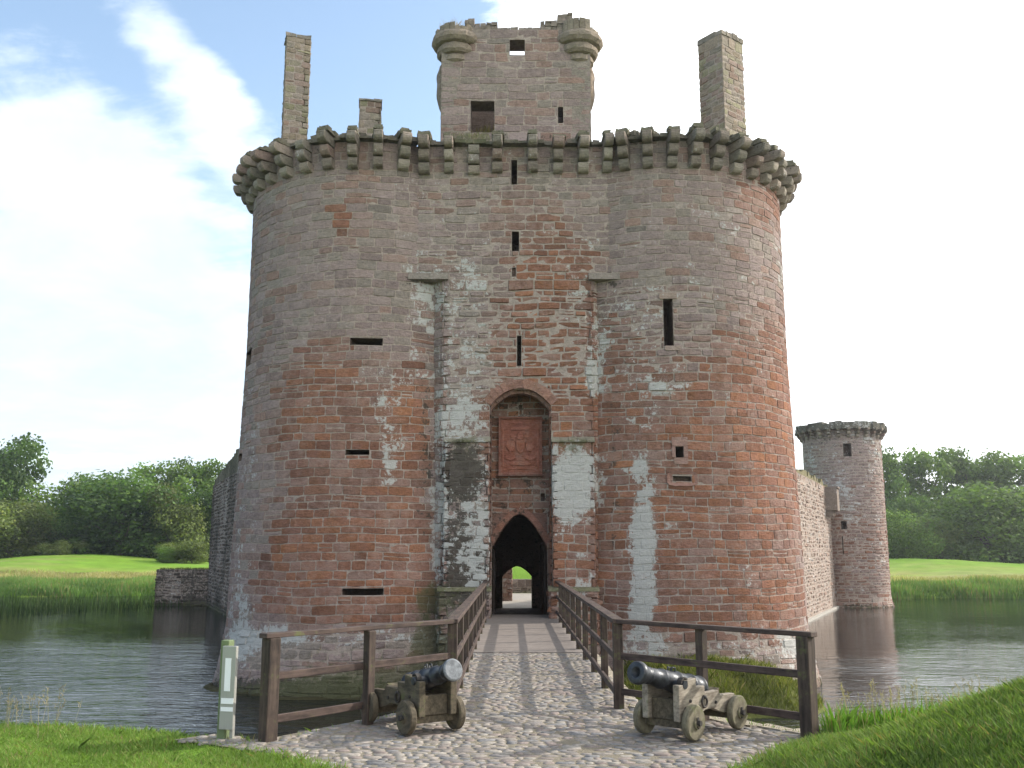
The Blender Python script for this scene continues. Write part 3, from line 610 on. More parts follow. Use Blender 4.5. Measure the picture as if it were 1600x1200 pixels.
for k, px in enumerate((664, 702, 777, 832, 871, 910, 947)): corbel(X(px, 240, YF), YF, -pi / 2, ZC, (0, 3, 1, 2, 4, 6, 3)[k])
o = corbel(X(741, 240, YF), YF, -pi / 2, ZC, 5); o.scale = (.55, 1.1, .9)
# ---- caphouse above the gate
YC = 33.3; cx0, cx1 = X(689, 150, YC), X(923, 150, YC); CT = Z(46, YC); CBK = 37.6
fm, FLn = plane(cx0, YC, cx1, YC)
def fo(a, b, c, d): return (X(a, (c + d) / 2, YC) - cx0, X(b, (c + d) / 2, YC) - cx0, Z(d, YC), Z(c, YC))
mb = MB(); masonry(mb, fm, 0, FLn, 15.3, CT, [fo(735.5, 772.5, 158, 208), fo(796.5, 820, 62, 86), fo(872, 880, 167, 191)], seed=51, thick=.85, rough=lambda p: .012, lmin=.4, lmax=1.1, hmin=.2, hmax=.38)
sm, SL = plane(cx0, CBK, cx0, YC); masonry(mb, sm, 0, SL, 15.3, CT - .2, (), seed=52, thick=.7, rough=lambda p: .012)
sm, SL = plane(cx1, YC, cx1, CBK); masonry(mb, sm, 0, SL, 15.3, CT - .2, (), seed=53, thick=.7, rough=lambda p: .012)
sm, SL = plane(cx1, CBK, cx0, CBK); masonry(mb, sm, 0, SL, 15.3, 20.75, (), seed=54, thick=.7, rough=lambda p: .012)
cap = gobj(mb, 'caphouse')
mb = MB(); rnd = random.Random(77)                                # ragged wall head
def ragged(mb, x0, x1, base, y, prof, st=.16, th=.7):
    x = x0
    while x < x1:
        w = rnd.uniform(st * .7, st * 1.6); h = prof(x + w / 2); z = base
        while z < base + h - .02:
            hh = min(rnd.uniform(.10, .2), base + h - z + .02); mb.box(x, x + w - .008, y + rnd.uniform(0, .05), y + th + rnd.uniform(-.1, .05), z, z + hh - .006, 0, jc((.21, .17, .135), rnd, .75, 1.2), .018); z += hh
        x += w
def capprof(x):
    px = 800 + x / YC * F * .925; T_ = [(689, 50), (727, 48), (729, 27), (738, 27), (742, 44), (746, 35), (776, 34), (780, 42), (844, 42), (847, 32), (866, 30), (872, 23), (892, 19), (896, 40), (925, 42)]
    for (a, b), (c, d) in zip(T_, T_[1:]):
        if a <= px <= c: return max(.02, Z(b + (d - b) * (px - a) / (c - a), YC) - CT)
    return .05
ragged(mb, cx0 + .1, cx1 - .05, CT - .01, YC + .02, capprof)
gobj(mb, 'broken_parapet', cap)
def turret(cx, seed, hasdrum):
    rnd = random.Random(seed); mb = MB(); cy = YC + .45
    prof = [(.50, 0), (.66, .10), (.66, .26), (.60, .34), (.76, .36), (.86, .46), (.86, .62), (.78, .72), (.96, .76), (1.08, .88), (1.08, 1.02), (1.0, 1.14), (.90, 1.18)]
    n = 28; z0 = Z(97, YC); vs = []
    for r, z in prof:
        for k in range(n): a = 2 * pi * k / n; q = 1 + .02 * sin(k * 2.3 + z * 9 + seed) + rnd.uniform(-.008, .008); vs.append(Vector((cx + r * q * .86 * sin(a), cy - r * q * .86 * cos(a), z0 + z + rnd.uniform(-.012, .012))))
    fs = [(i * n + k, i * n + (k + 1) % n, (i + 1) * n + (k + 1) % n, (i + 1) * n + k) for i in range(len(prof) - 1) for k in range(n)] + [tuple(range((len(prof) - 1) * n, len(prof) * n))]
    mb.add(vs, fs, 0, (.24, .19, .14))
    o = gobj(mb, 'turret_corbelling', cap)
    mb = MB(); z1 = z0 + 1.17
    for k in range(22):
        a = 2 * pi * k / 22; h = rnd.uniform(.05, .3) if not hasdrum else (.45 if abs(((a + pi) % (2 * pi)) - pi) < 1.0 else rnd.uniform(.2, .5))
        if seed == 2 and .5 < a < 1.9: h = .12
        f = lambda r, b, z: Vector((cx + r * sin(b), cy - r * cos(b), z)); A, B = a, a + .265
        vs = [f(r, b, z) for z in (z1, z1 + h) for (r, b) in ((.52, A), (.78 + rnd.uniform(-.03, .03), A), (.78, B), (.52, B))]
        mb.add(vs, [(4, 5, 6, 7), (0, 1, 5, 4), (1, 2, 6, 5), (2, 3, 7, 6), (3, 0, 4, 7)], 0, jc((.22, .18, .13), rnd, .8, 1.2))
    gobj(mb, 'turret_parapet', cap)
turret(X(712, 75, YC), 1, False); turret(X(905, 75, YC), 2, True)
for (x_, s) in ((cx0 - .02, -1), (cx1 + .02, 1)):                 # rounded stair bulges on the flanks
    mb = MB(); prof = [(.02, Z(176 if s < 0 else 172, 34.4)), (.25, Z(160, 34.4)), (.33, Z(150, 34.4)), (.30, Z(128, 34.4)), (.34, Z(124, 34.4)), (.2, Z(112, 34.4)), (.02, Z(108, 34.4))]; n = 16
    vs = [Vector((x_ + s * r * .75 * sin(pi * k / n), 34.6 - (r + .55) * cos(pi * k / n), z + .02 * sin(k * 3))) for r, z in prof for k in range(n + 1)]
    mb.add(vs, [(i * (n + 1) + k, i * (n + 1) + k + 1, (i + 1) * (n + 1) + k + 1, (i + 1) * (n + 1) + k) for i in range(len(prof) - 1) for k in range(n)], 0, (.25, .19, .14))
    gobj(mb, 'stair_bulge', cap)
# ---- chimneys
def chimney(cx, cy, w, d, rot, z1, seed, tops, col=None, taper=.0):
    A = [(-w / 2, -d / 2), (w / 2, -d / 2), (w / 2, d / 2), (-w / 2, d / 2), (-w / 2, -d / 2)]
    A = [(cx + x * cos(rot) - y * sin(rot), cy + x * sin(rot) + y * cos(rot)) for x, y in A]
    mp, L, b_ = poly_map(A); zb = 14.9
    cf = col or (lambda p, r: jc(r.choice(((.27, .21, .15), (.25, .17, .13), (.24, .20, .15), (.26, .23, .14))), r, .8, 1.15))
    mb = MB(); masonry(mb, mp, 0, L, zb, z1, (), cf, seed=seed, rough=lambda p: .014, breaks=b_, bed=.6, lmin=.25, lmax=.6)
    mb.add([Vector((x, y, z1 - .02)) for x, y in A[:4]], [(0, 1, 2, 3)], 0, (.06, .05, .04))
    xf = Matrix.Translation((cx, cy, z1)) @ Matrix.Rotation(rot, 4, 'Z'); rnd = random.Random(seed)
    for (xa, xb, ya, yb, h) in tops:
        x = xa
        while x < xb - .02:
            q = min(rnd.uniform(.15, .3), xb - x); mb.box(x, x + q - .006, ya, yb, -.02, h * rnd.uniform(.7, 1.15), 0, jc((.22, .19, .15), rnd, .7, 1.15), .02, xf); x += q
    return gobj(mb, 'chimney')
c1 = PX(466, 66, 36.6); chimney(c1.x, 36.6, .98, .8, R_(18), c1.z, 61, ((-.53, .5, -.43, -.1, .14), (-.53, .53, -.1, .43, .08)))
tag(bpy.context.scene.collection.objects[-1] if False else gate.children[-1], 'tall slim chimney on the left tower')
c2 = PX(1125, 70, 36.6); o = chimney(c2.x, 36.6, 1.35, 1.25, R_(38), c2.z, 62, ((-.68, .68, -.66, -.3, .2), (-.1, .3, -.3, .6, .42), (-.68, -.1, -.3, .62, .25), (.3, .68, -.3, .62, .22)))
c3 = PX(579, 164, 35.2); chimney(c3.x, 35.2, .84, .7, R_(9), c3.z, 63, ((-.46, .46, -.4, .4, .07),))
# dry grass tufts growing on the ruin
def blades(N, pos, h, wd, col, lean=.35, seg=2):
    """N blades: pos (N,3), h (N,), returns arrays"""
    a = rng.uniform(0, 2 * pi, N); l = rng.normal(0, lean, (N, 2)); d = np.stack([np.cos(a), np.sin(a), np.zeros(N)], 1) * wd[:, None] / 2
    tip = pos + np.stack([l[:, 0] * h, l[:, 1] * h, h], 1); mid = pos + np.stack([l[:, 0] * h * .35, l[:, 1] * h * .35, h * .58], 1)
    V = np.concatenate([pos - d, pos + d, mid + d * .8, tip, mid - d * .8], 1).reshape(-1, 3)
    i = np.arange(N)[:, None] * 5; Fq = np.concatenate([i + 0, i + 1, i + 2, i + 3, i + 4], 1)
    return V, Fq, np.repeat(col, 5, 0)
def blade_obj(name, N, pos, h, wd, col, parent=None, lean=.35, mat='blade', **tg):
    V, Fq, c = blades(N, pos, h, wd, col, lean); o = bpy.data.objects.new(name, npmesh(name, V, Fq, c, mat)); C.objects.link(o)
    if parent: o.parent = parent
    tag(o, **tg); return o
def tuft(px, py, D, n, h, spread, base=(.24, .19, .10)):
    p = PX(px, py, D) - OFF; pos = np.array(p)[None] + rng.normal(0, 1, (n, 3)) * np.array([spread, .12, .02]); c = np.array(base)[None] * rng.uniform(.6, 1.3, (n, 1))
    return blade_obj('grass_tuft', n, pos, rng.uniform(.4, 1, n) * h, np.full(n, .012), c, gate, .3, kind='stuff')
tuft(708, 48, YC + .3, 160, .5, .22, (.32, .24, .15)); tuft(760, 208, YC + .3, 120, .35, .2, (.2, .17, .06)); tuft(968, 213, 31.6, 60, .3, .25, (.07, .09, .03)); tuft(740, 214, 31.2, 120, .16, .4, (.12, .13, .04)); tuft(1000, 205, 31.2, 80, .2, .5, (.12, .13, .05))
# ================================================================== OTHER CASTLE PARTS
cw = empty('corner_tower', (27.8, 80.6, 0), label='round corner tower with a crown of corbels, far right of the moat', cat='castle tower')
OFC = Vector((27.8, 80.6, 0)); TC = (27.75, 80.6, 3.15)
def cobj(mb, name, parent, off, zone=far_zone, mats=('stone', 'mortar'), **k):
    me = mb.mesh(name, mats, zone, **k); me.transform(Matrix.Translation(-off)); o = bpy.data.objects.new(name, me); C.objects.link(o); o.parent = parent; return o
mb = MB(); CTZ = 12.0
fo2 = lambda x0_, x1_, y0_, y1_, *e: op_cyl(TC, x0_, x1_, y0_, y1_, e)
masonry(mb, cyl(*TC, flare=(-1.6, .25)), -pi * TC[2], pi * TC[2], WATER - .6, CTZ, [fo2(1317, 1331, 693, 713, .9), fo2(1314, 1323.5, 815, 827, .9), fo2(1315.5, 1318.5, 838, 866, .3)], far_col, seed=71, rough=lambda p: .03, blocks=(-1.6 * TC[2], 2.2 * TC[2]), lmin=.35, lmax=.9, gap=.035)
mb.add([Vector((TC[0] + 3.3 * sin(2 * pi * k / 30), TC[1] - 3.3 * cos(2 * pi * k / 30), CTZ - .02)) for k in range(30)], [tuple(range(30))], 0, (.1, .1, .07))
cobj(mb, 'tower_wall', cw, OFC)
ring_corbels(TC, -2.4, 2.6, .225, 11.2, cw, OFC, .72)
mb = MB(); rnd = random.Random(5); n = 44
for k in range(n):
    A, B = 2 * pi * k / n, 2 * pi * (k + .97) / n; f = lambda r, a, z: Vector((TC[0] + r * sin(a), TC[1] - r * cos(a), z)); ro = TC[2] + rnd.uniform(.38, .58); z1 = CTZ + .30 + rnd.uniform(0, .22)
    vs = [f(r, a, z) for z in (CTZ - .12, z1) for (r, a) in ((2.7, A), (ro, A), (ro, B), (2.7, B))]
    mb.add(vs, [(0, 1, 2, 3), (4, 5, 6, 7), (0, 1, 5, 4), (1, 2, 6, 5), (2, 3, 7, 6), (3, 0, 4, 7)], 0, jc((.13, .12, .09), rnd, .7, 1.1))
cobj(mb, 'wall_head', cw, OFC)
# right curtain wall
A = (5.5, 33.5); B = (26.1, 79.0)
rw = empty('curtain_wall', (A[0], A[1], 0), label='sunlit curtain wall running back from the right tower to the corner tower', cat='castle wall'); OW = Vector((A[0], A[1], 0))
mp, L = plane(*A, *B); mb = MB()
masonry(mb, mp, 20, L, WATER - .6, 7.1, (), lambda p, r: jc(r.choice(((.33, .25, .20), (.31, .24, .19), (.29, .20, .155))), r, .8, 1.2), seed=81, rough=lambda p: .05, thick=1.6, lmin=.3, lmax=.7, gap=.04)
masonry(mb, mp, 1, 20, WATER - .6, 7.1, (), far_col, seed=82, rough=lambda p: .03, thick=1.6, bed=1.2, hmin=.4, hmax=.5, lmin=.8, lmax=1.4)
rnd = random.Random(3); s = 20
while s < L - .3:
    w = rnd.uniform(.3, .8); h = rnd.uniform(.05, .45) * (1 if s < L - 6 else .6)
    vs = [mp(s + (w - .01) * i, 7.09 + h * k, -d) for k in (0, 1) for (i, d) in ((0, .0), (1, .0), (1, 1.5), (0, 1.5))]; mb.add(vs, [(4, 5, 6, 7), (0, 1, 5, 4), (1, 2, 6, 5), (2, 3, 7, 6), (3, 0, 4, 7)], 0, (.19, .165, .08)); s += w
rz = lambda P: np.clip(np.stack([.34 + 0 * P[:, 0], .6 * np.clip(P[:, 2] - 6.6, 0, 1), .35 * np.clip((P[:, 2] - 6.2), 0, 1) + .4 * np.clip((WATER + .5 - P[:, 2]) / .5, 0, 1)], 1), 0, 1.2)
cobj(mb, 'wall_masonry', rw, OW, rz)
mb = MB(); p0 = PX(1296, 778, 77.5); mpb = lambda s, z, d: mp(L - 4.2 + s, z, d)
for (s0, s1, z0, z1, d0, d1) in ((0, 1.6, 5.2, 6.9, 0, .9), (0, 1.6, 6.92, 7.05, -.1, 1.0), (.1, .45, 4.8, 5.19, 0, .55), (1.1, 1.5, 4.8, 5.19, 0, .55)):
    vs = [mpb(s, z, d) for z in (z0, z1) for (s, d) in ((s0, d0), (s1, d0), (s1, d1), (s0, d1))]
    mb.add(vs, [(0, 1, 2, 3), (4, 5, 6, 7), (0, 1, 5, 4), (1, 2, 6, 5), (2, 3, 7, 6), (3, 0, 4, 7)], 0, (.22, .175, .14))
cobj(mb, 'latrine_box', rw, OW, rz)
mb = MB(); mb.prism([(A[0], WATER - .3)] * 0 + [(0, 0), (1, 0), (1, .2), (0, .2)], 'y', 0, .01) if False else None
for k in range(24):
    s0 = L - 24 + k; vs = [mp(s, z, d) for z in (WATER - .5, WATER + .12) for (s, d) in ((s0, 0), (s0 + .97, 0), (s0 + .97, .28), (s0, .28))]
    mb.add(vs, [(4, 5, 6, 7), (0, 1, 5, 4), (1, 2, 6, 5), (2, 3, 7, 6), (3, 0, 4, 7)], 0, (.42, .39, .34))
cobj(mb, 'footing', rw, OW, lambda P: np.zeros((len(P), 3)))
# left curtain wall + low wall stub
A = (-24.9, 80.2); B = (-6.6, 36.3)
lw = empty('curtain_wall', (A[0], A[1], 0), label='dark mossy curtain wall with a ragged top, behind the left tower', cat='castle wall'); OW = Vector((A[0], A[1], 0))
mp, L = plane(*A, *B); mb = MB(); dk = lambda p, r: jc(r.choice(((.13, .10, .085), (.16, .12, .10), (.18, .13, .10))), r, .7, 1.2)
masonry(mb, mp, 0, 22, WATER - .6, 7.4, (), dk, seed=91, rough=lambda p: .06, thick=1.8, lmin=.3, lmax=.7, gap=.04)
masonry(mb, mp, 22, L, WATER - .6, 7.4, (), dk, seed=92, rough=lambda p: .03, thick=1.8, bed=1.2, hmin=.4, hmax=.5, lmin=.8, lmax=1.4)
rnd = random.Random(13); s = 0
while s < 24:
    w = rnd.uniform(.3, .7); h = .35 + min(1.2, s / 12) * rnd.uniform(.7, 1.1)
    if s < 1.2: h = .1
    vs = [mp(s + (w - .01) * i, 7.39 + h * k, -d) for k in (0, 1) for (i, d) in ((0, .0), (1, .05), (1, 1.5), (0, 1.5))]; mb.add(vs, [(4, 5, 6, 7), (0, 1, 5, 4), (1, 2, 6, 5), (2, 3, 7, 6), (3, 0, 4, 7)], 0, (.16, .14, .09)); s += w
cobj(mb, 'wall_masonry', lw, OW, left_zone)
st = empty('ruined_wall', (-27, 80.3, 0), label='low square-ended dark ruined wall standing in the moat at left', cat='ruined wall'); OW = Vector((-27, 80.3, 0))
mp, L, b_ = poly_map([(-29.2, 82.6), (-29.35, 80.6), (-24.6, 80.2)]); mb = MB()
masonry(mb, mp, 0, L, WATER - .6, .62, (), dk, seed=95, rough=lambda p: .06, breaks=b_, thick=1.4, gap=.035)
cobj(mb, 'wall_masonry', st, OW, lambda P: np.clip(far_zone(P) + np.array([[-.1, .15, .42]]), 0, 1.2))
pos = np.stack([rng.uniform(-29.1, -24.8, 300), rng.uniform(80.6, 81.6, 300), np.full(300, .6)], 1) - np.array(OW)[None]
blade_obj('turf_top', 300, pos, rng.uniform(.08, .22, 300), np.full(300, .05), np.array([[.08, .09, .03]]) * rng.uniform(.5, 1.4, (300, 1)), st, .5, kind='stuff')
# courtyard pieces seen through the passage
cj = empty('courtyard_wall', (.6, 60, 0), label='low stone wall in the courtyard seen through the gate passage', cat='wall')
mp, L = plane(-3, 62, 4.5, 62); mb = MB(); masonry(mb, mp, 0, L, -.9, Z(905, 62), (), lambda p, r: jc((.2, .15, .12), r, .6, 1.1), seed=97, rough=lambda p: .03, thick=.5)
cobj(mb, 'wall_masonry', cj, Vector((.6, 60, 0)), far_zone)
pj = empty('courtyard_pier', (-.6, 52, 0), label='reddish stone pier just inside the courtyard at left of the passage view', cat='stone pier')
xr = X(800.5, 920, 52); mp, L, b_ = poly_map([(xr - 1.3, 53), (xr - 1.3, 52), (xr, 52), (xr, 53), (xr - 1.3, 53)]); mb = MB(); masonry(mb, mp, 0, L, -.9, 3.4, (), lambda p, r: jc((.27, .17, .13), r, .8, 1.1), seed=98, breaks=b_)
cobj(mb, 'pier_masonry', pj, Vector((-.6, 52, 0)), far_zone)
# ================================================================== TERRAIN
def sstep(a, b, x): t_ = np.clip((x - a) / (b - a), 0, 1); return t_ * t_ * (3 - 2 * t_)
def shore(x):                         # y of the near bank's edge
    xs = [-60, -8, -4.2, -3.3, -2.72, -.95, 1.62, 3.42, 3.9, 5.0, 8, 60]; ys = [12.2, 12.15, 11.75, 11.35, 11.0, 13.55, 13.55, 11.45, 11.7, 11.9, 12.2, 12.5]
    return np.interp(x, xs, ys)
tri_in = lambda x, y: np.minimum(np.minimum((x - (-24.9)) * .382 * 0 + (x + 6.6) * .923 + (y - 36.3) * .385, -(x - 5.5) * .911 + (y - 33.5) * .412), 84 - y)
def ht(x, y):
    x = np.asarray(x, float); y = np.asarray(y, float)
    e = y - shore(x); wall = (x > -3.8) & (x < 3.7)
    wd = np.where(wall, .35, 1.5); wd = np.where((x > 3.7), 2.4, wd)
    near = -3.4 + (3.4 + 0) * (1 - sstep(0, 1, e / wd)) 
    mound = np.clip((x - 2.45) * .43, 0, 1.7) * sstep(11.4, 8.6, y) * sstep(1.0, 4, y + 2)
    leftg = -.03 * sstep(-1.5, -4, x) + .12 * sstep(9.5, 7, y) * sstep(-1, -4, x)
    near = near + np.where(e < 0, mound + leftg, 0) + .03 * np.sin(x * 1.7 + y) * (1 - np.exp(-np.clip(np.abs(x) - 3, 0, 9))) * (e < .4)
    bank = 93 + 4 * np.sin(x * .045 + 1) + np.where(x < 0, 6.5, -2) + 1.0 * np.sin(x * .31)
    far = -3.4 + sstep(-1.5, 2.2, y - bank) * 1.45 + np.clip((y - bank) / 46, 0, 1) * 2.9 + (.45 * np.sin(x * .07) + .28 * np.sin(x * .21 + 2) + .2 * np.sin(y * .13 + x * .05)) * sstep(5, 40, y - bank) + sstep(150, 500, y) * 1.5
    side = np.where(np.abs(x) > 72, -3.4 + sstep(72, 82, np.abs(x)) * 4.4, -3.4)
    isl = np.where(((tri_in(x, y) > 1.3) & (y > 41)) & ((y > 45.2) | (np.abs(x) > 99)), -.52 + 1.9 * sstep(63, 72, y), -3.4)
    berm = -3.4 + 2.15 * np.exp(-(((x - 5.6) / 3.5) ** 4) - (((y - 29.3) / 3.0) ** 4)) + .10 * np.sin(x * 3 + y * 2) * (x > 0)
    ledge = -3.4 + 1.17 * np.exp(-(((np.hypot(x + 5.12, y - 35.15) - 5.25 + .2 * np.sin(x * 2.1)) / .5) ** 4))
    return np.maximum.reduce([near, far, side, isl, berm, ledge])
def grid_axis(pts):
    o = []
    for a, b, st in pts: o += list(np.arange(a, b, st))
    return np.array(o)
gx = grid_axis([(-700, -100, 25), (-100, -30, 2.0), (-30, -10, 1.0), (-10, 11, .14), (11, 34, 1.0), (34, 100, 2.0), (100, 701, 25)]); gy = grid_axis([(-60, 4, 4), (4, 16, .14), (16, 25, .6), (25, 34, .3), (34, 86, .7), (86, 110, .5), (110, 180, 2.5), (180, 900, 30)])
GXm, GYm = np.meshgrid(gx, gy); H = ht(GXm, GYm)
rr = np.array([[mnoise.noise(Vector((x * .8, y * .8, 3))) for x in gx] for y in gy]); H = H + rr * .05 * (np.abs(GYm) < 16) * (H > -1) * ~((np.abs(GXm) < 3.2) & (GYm < 14)) + rr * .15 * (GYm > 95)
pathm = (np.abs(GXm - .3) < 3.2) & (GYm < 13.8) & (GYm > 4)
H = np.where((H > -.5) & pathm, H - .03, H)
V = np.stack([GXm.ravel(), GYm.ravel(), H.ravel()], 1); nx_, ny_ = len(gx), len(gy)
ii = (np.arange(ny_ - 1)[:, None] * nx_ + np.arange(nx_ - 1)[None]).ravel(); Fc = np.stack([ii, ii + 1, ii + nx_ + 1, ii + nx_], 1)
def ground_col(x, y, z):
    n = np.array([mnoise.noise(Vector((a * .12, b * .35, 1))) for a, b in zip(x, y)])
    g = np.array([.15, .27, .03]); dry = np.array([.26, .25, .09]); mud = np.array([.11, .085, .055]); crt = np.array([.34, .31, .27])
    c = np.tile(g, (len(x), 1)); fd = (y > 88); k = np.clip(1.0 * sstep(98, 104, y) * (1 - sstep(112, 126, y + 22 * n)) + .75 * n, 0, 1)[:, None] * fd[:, None]
    c = c * (1 - k) + dry * k
    m_ = np.clip((-.35 - z) / .5, 0, 1)[:, None] * (y < 60)[:, None] * (1 - .6 * ((y > 24) & (y < 34) & (x > 0)))[:, None]; c = c * (1 - m_) + mud * m_
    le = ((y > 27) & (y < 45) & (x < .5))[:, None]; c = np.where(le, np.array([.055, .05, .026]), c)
    b = ((tri_in(x, y) > 0) & (y > 33) & (y < 62.2))[:, None]; c = np.where(b, crt, c)
    gr = ((tri_in(x, y) > 0) & (y >= 62))[:, None]; c = np.where(gr, g, c)
    be = ((y > 24) & (y < 34) & (x > 0))[:, None]; c = np.where(be, np.array([.12, .13, .04]), c)
    return c
me = npmesh('ground', V, Fc, ground_col(V[:, 0], V[:, 1], V[:, 2]), 'ground'); me.polygons.foreach_set('use_smooth', np.ones(len(me.polygons), bool))
go = bpy.data.objects.new('ground', me); C.objects.link(go); tag(go, 'grassy banks and fields round the moat', 'ground', kind='structure')
mb = MB(); mb.add([Vector(p) for p in ((-150, 9, WATER), (150, 9, WATER), (150, 125, WATER), (-150, 125, WATER))], [(0, 1, 2, 3)]); wt = mb.obj('water', ('water',)); tag(wt, 'dark rippled water of the moat', 'water', kind='structure')
# ---- cobbled path
PLAT = [(-3.75, 11.15), (-2.5, 10.45), (-1.62, 9.6), (-1.2, 8), (-1, 4.5), (1.3, 4.5), (1.65, 8), (2.15, 9.6), (2.95, 10.5), (3.75, 11.2), (3.45, 11.55), (1.68, 13.6), (1.62, 20.35), (-.95, 20.35), (-1.0, 13.6), (-2.8, 11.1), (-3.4, 11.5)]
def inside(x, y, P=PLAT):
    c = False; j = len(P) - 1
    for i in range(len(P)):
        if (P[i][1] > y) != (P[j][1] > y) and x < (P[j][0] - P[i][0]) * (y - P[i][1]) / (P[j][1] - P[i][1]) + P[i][0]: c = not c
        j = i
    return c
mb = MB(); rnd = random.Random(17); y = 6.5
while y < 20.3:
    rh = rnd.uniform(.075, .135); x = -3.8 + rnd.uniform(0, .2)
    while x < 3.8:
        w = rnd.choice((rnd.uniform(.07, .15), rnd.uniform(.12, .27))); cxx, cyy = x + w / 2, y + rh / 2 + .03 * sin(x * 2 + y)
        cyy += .10 * mnoise.noise(Vector((x * .9, y * .9, 0))) 
        if inside(cxx, cyy) and rnd.random() < .97:
            n = 9; a0 = rnd.uniform(0, 6); vo = []; vi = []; hz = .004 + rnd.gauss(0, .003); tx, ty = rnd.gauss(0, .015), rnd.gauss(0, .02); rot = rnd.gauss(0, .22)
            for k in range(n):
                a = a0 + 2 * pi * k / n; q = rnd.uniform(.8, 1.12); ex = w * .52 * q * math.copysign(abs(cos(a)) ** .7, cos(a)); ey = rh * .54 * q * math.copysign(abs(sin(a)) ** .7, sin(a))
                ex, ey = ex * cos(rot) - ey * sin(rot), ex * sin(rot) + ey * cos(rot)
                vo.append(Vector((cxx + ex, cyy + ey, -.012))); vi.append(Vector((cxx + ex * .88, cyy + ey * .84, hz + ex * tx + ey * ty)))
            c = rnd.choice(((.35, .30, .26), (.39, .34, .29), (.31, .275, .25), (.42, .375, .32), (.34, .275, .24), (.29, .275, .265))); kk = rnd.uniform(.78, 1.08)
            mb.add(vo + vi + [Vector((cxx, cyy, hz + .002))], [(k, (k + 1) % n, n + (k + 1) % n, n + k) for k in range(n)] + [(n + k, n + (k + 1) % n, 2 * n) for k in range(n)], 0, tuple(v * kk for v in c))
        x += w * .98
    y += rh
o = mb.obj('path', ('cobble',), smooth=True); tag(o, 'uneven cobbled path leading to the bridge', 'path', kind='structure')
mb = MB(); n = len(PLAT); mb.add([Vector((x, y, .000)) for x, y in PLAT], [tuple(range(n))], 0, (.235, .205, .155))
o = mb.obj('path_bed', ('ground',)); tag(o, 'sandy bed between the cobbles', 'path', kind='structure')
# causeway masonry under the path
cs = empty('causeway', (.33, 17, 0), label='stone causeway carrying the cobbled path out to the bridge', cat='causeway')
mp, L, b_ = poly_map([(-1.0, 20.36), (-1.0, 13.55), (-2.78, 11.08), (-3.5, 11.45)]); mb = MB()
gc = lambda p, r: jc(r.choice(((.22, .2, .16), (.26, .2, .16))), r, .75, 1.2)
# sides face outward
mpl = lambda s, z, d, f=mp: f(s, z, -d); masonry(mb, mpl, 0, L, WATER - .5, -.012, (), gc, seed=101, rough=lambda p: .03, breaks=b_)
mp2, L2, b2 = poly_map([(1.66, 20.36), (1.66, 13.58), (3.5, 11.5)]); masonry(mb, mp2, 0, L2, WATER - .5, -.012, (), gc, seed=102, rough=lambda p: .03, breaks=b2)
mp3, L3 = plane(-1.0, 20.36, 1.66, 20.36); masonry(mb, lambda s, z, d: mp3(s, z, -d), 0, L3, WATER - .5, -.2, (), gc, seed=103, rough=lambda p: .03)
for x_, s in ((-1.0, -1), (1.66, 1)):
    y = 13.5
    while y < 20.2: q = random.uniform(.3, .7); mb.box(x_ - .16, x_ + .1, y, y + q - .02, -.16, -.003 + random.uniform(-.01, .015), 0, (.36, .31, .23), .012); y += q
for k in range(7): a = 1.75 + k * .27; b = 13.3 - k * .29; mb.box(-.17, .17, -.13, .13, -.16, .01, 0, (.38, .33, .25), .02, Matrix.Translation((a, b, 0)) @ Matrix.Rotation(-.8, 4, 'Z'))
cobj(mb, 'causeway_masonry', cs, Vector((.33, 17, 0)), lambda P: np.clip(np.stack([.1 + 0 * P[:, 0], .25 + .3 * (P[:, 2] < -1.2), .1 + .5 * (P[:, 2] < -1.7)], 1), 0, 1))
# ================================================================== BRIDGE
br_ = empty('timber_bridge', (.3, 25.7, 0), label='wide-boarded timber footbridge between the cobbles and the gate arch', cat='footbridge'); OB = Vector((.3, 25.7, 0))
y = 20.42; k = 0; bx0, bx1 = -.92, 1.5
while y < 32.0:
    w = .86; mb = MB(); e = random.uniform(-.02, .02); nb = 4
    for q in range(nb): mb.box(bx0, bx1 + e, y + q * w / nb + (.008 if q == 0 else .0015), y + (q + 1) * w / nb - (.008 if q == nb - 1 else .0015), -.05, .012 + random.uniform(-.002, .002))
    if y > 30.2:
        mb = MB(); mb.box(GX0 + .06, GX1 - .06, y + .008, min(y + w - .01, 32.9), -.05, .012)
    me = mb.mesh('deck_board', ('deck',), None, bevel=.004); me.transform(Matrix.Translation(-OB)); o = bpy.data.objects.new('deck_board', me); C.objects.link(o); o.parent = br_
    if k % 2 == 0 and y < 30:
        mb = MB(); mb.tube([(bx0 - .12, y + .05, -.13), (bx1 + .22, y + .05, -.12)], [.09, .09], 12); me = mb.mesh('cross_beam', ('sleeper',)); me.transform(Matrix.Translation(-OB)); o = bpy.data.objects.new('cross_beam', me); C.objects.link(o); o.parent = br_
    y += w; k += 1
for x_ in (-.7, .3, 1.25):
    mb = MB(); mb.box(x_ - .1, x_ + .1, 20.4, 30.9, -.48, -.2); me = mb.mesh('bearer', ('sleeper',)); me.transform(Matrix.Translation(-OB)); o = bpy.data.objects.new('bearer', me); C.objects.link(o); o.parent = br_
for y in (23.5, 27.0):
    for x_ in (-.75, 1.3):
        mb = MB(); mb.box(x_ - .12, x_ + .12, y - .12, y + .12, WATER - .8, -.482); me = mb.mesh('pile', ('sleeper',)); me.transform(Matrix.Translation(-OB)); o = bpy.data.objects.new('pile', me); C.objects.link(o); o.parent = br_
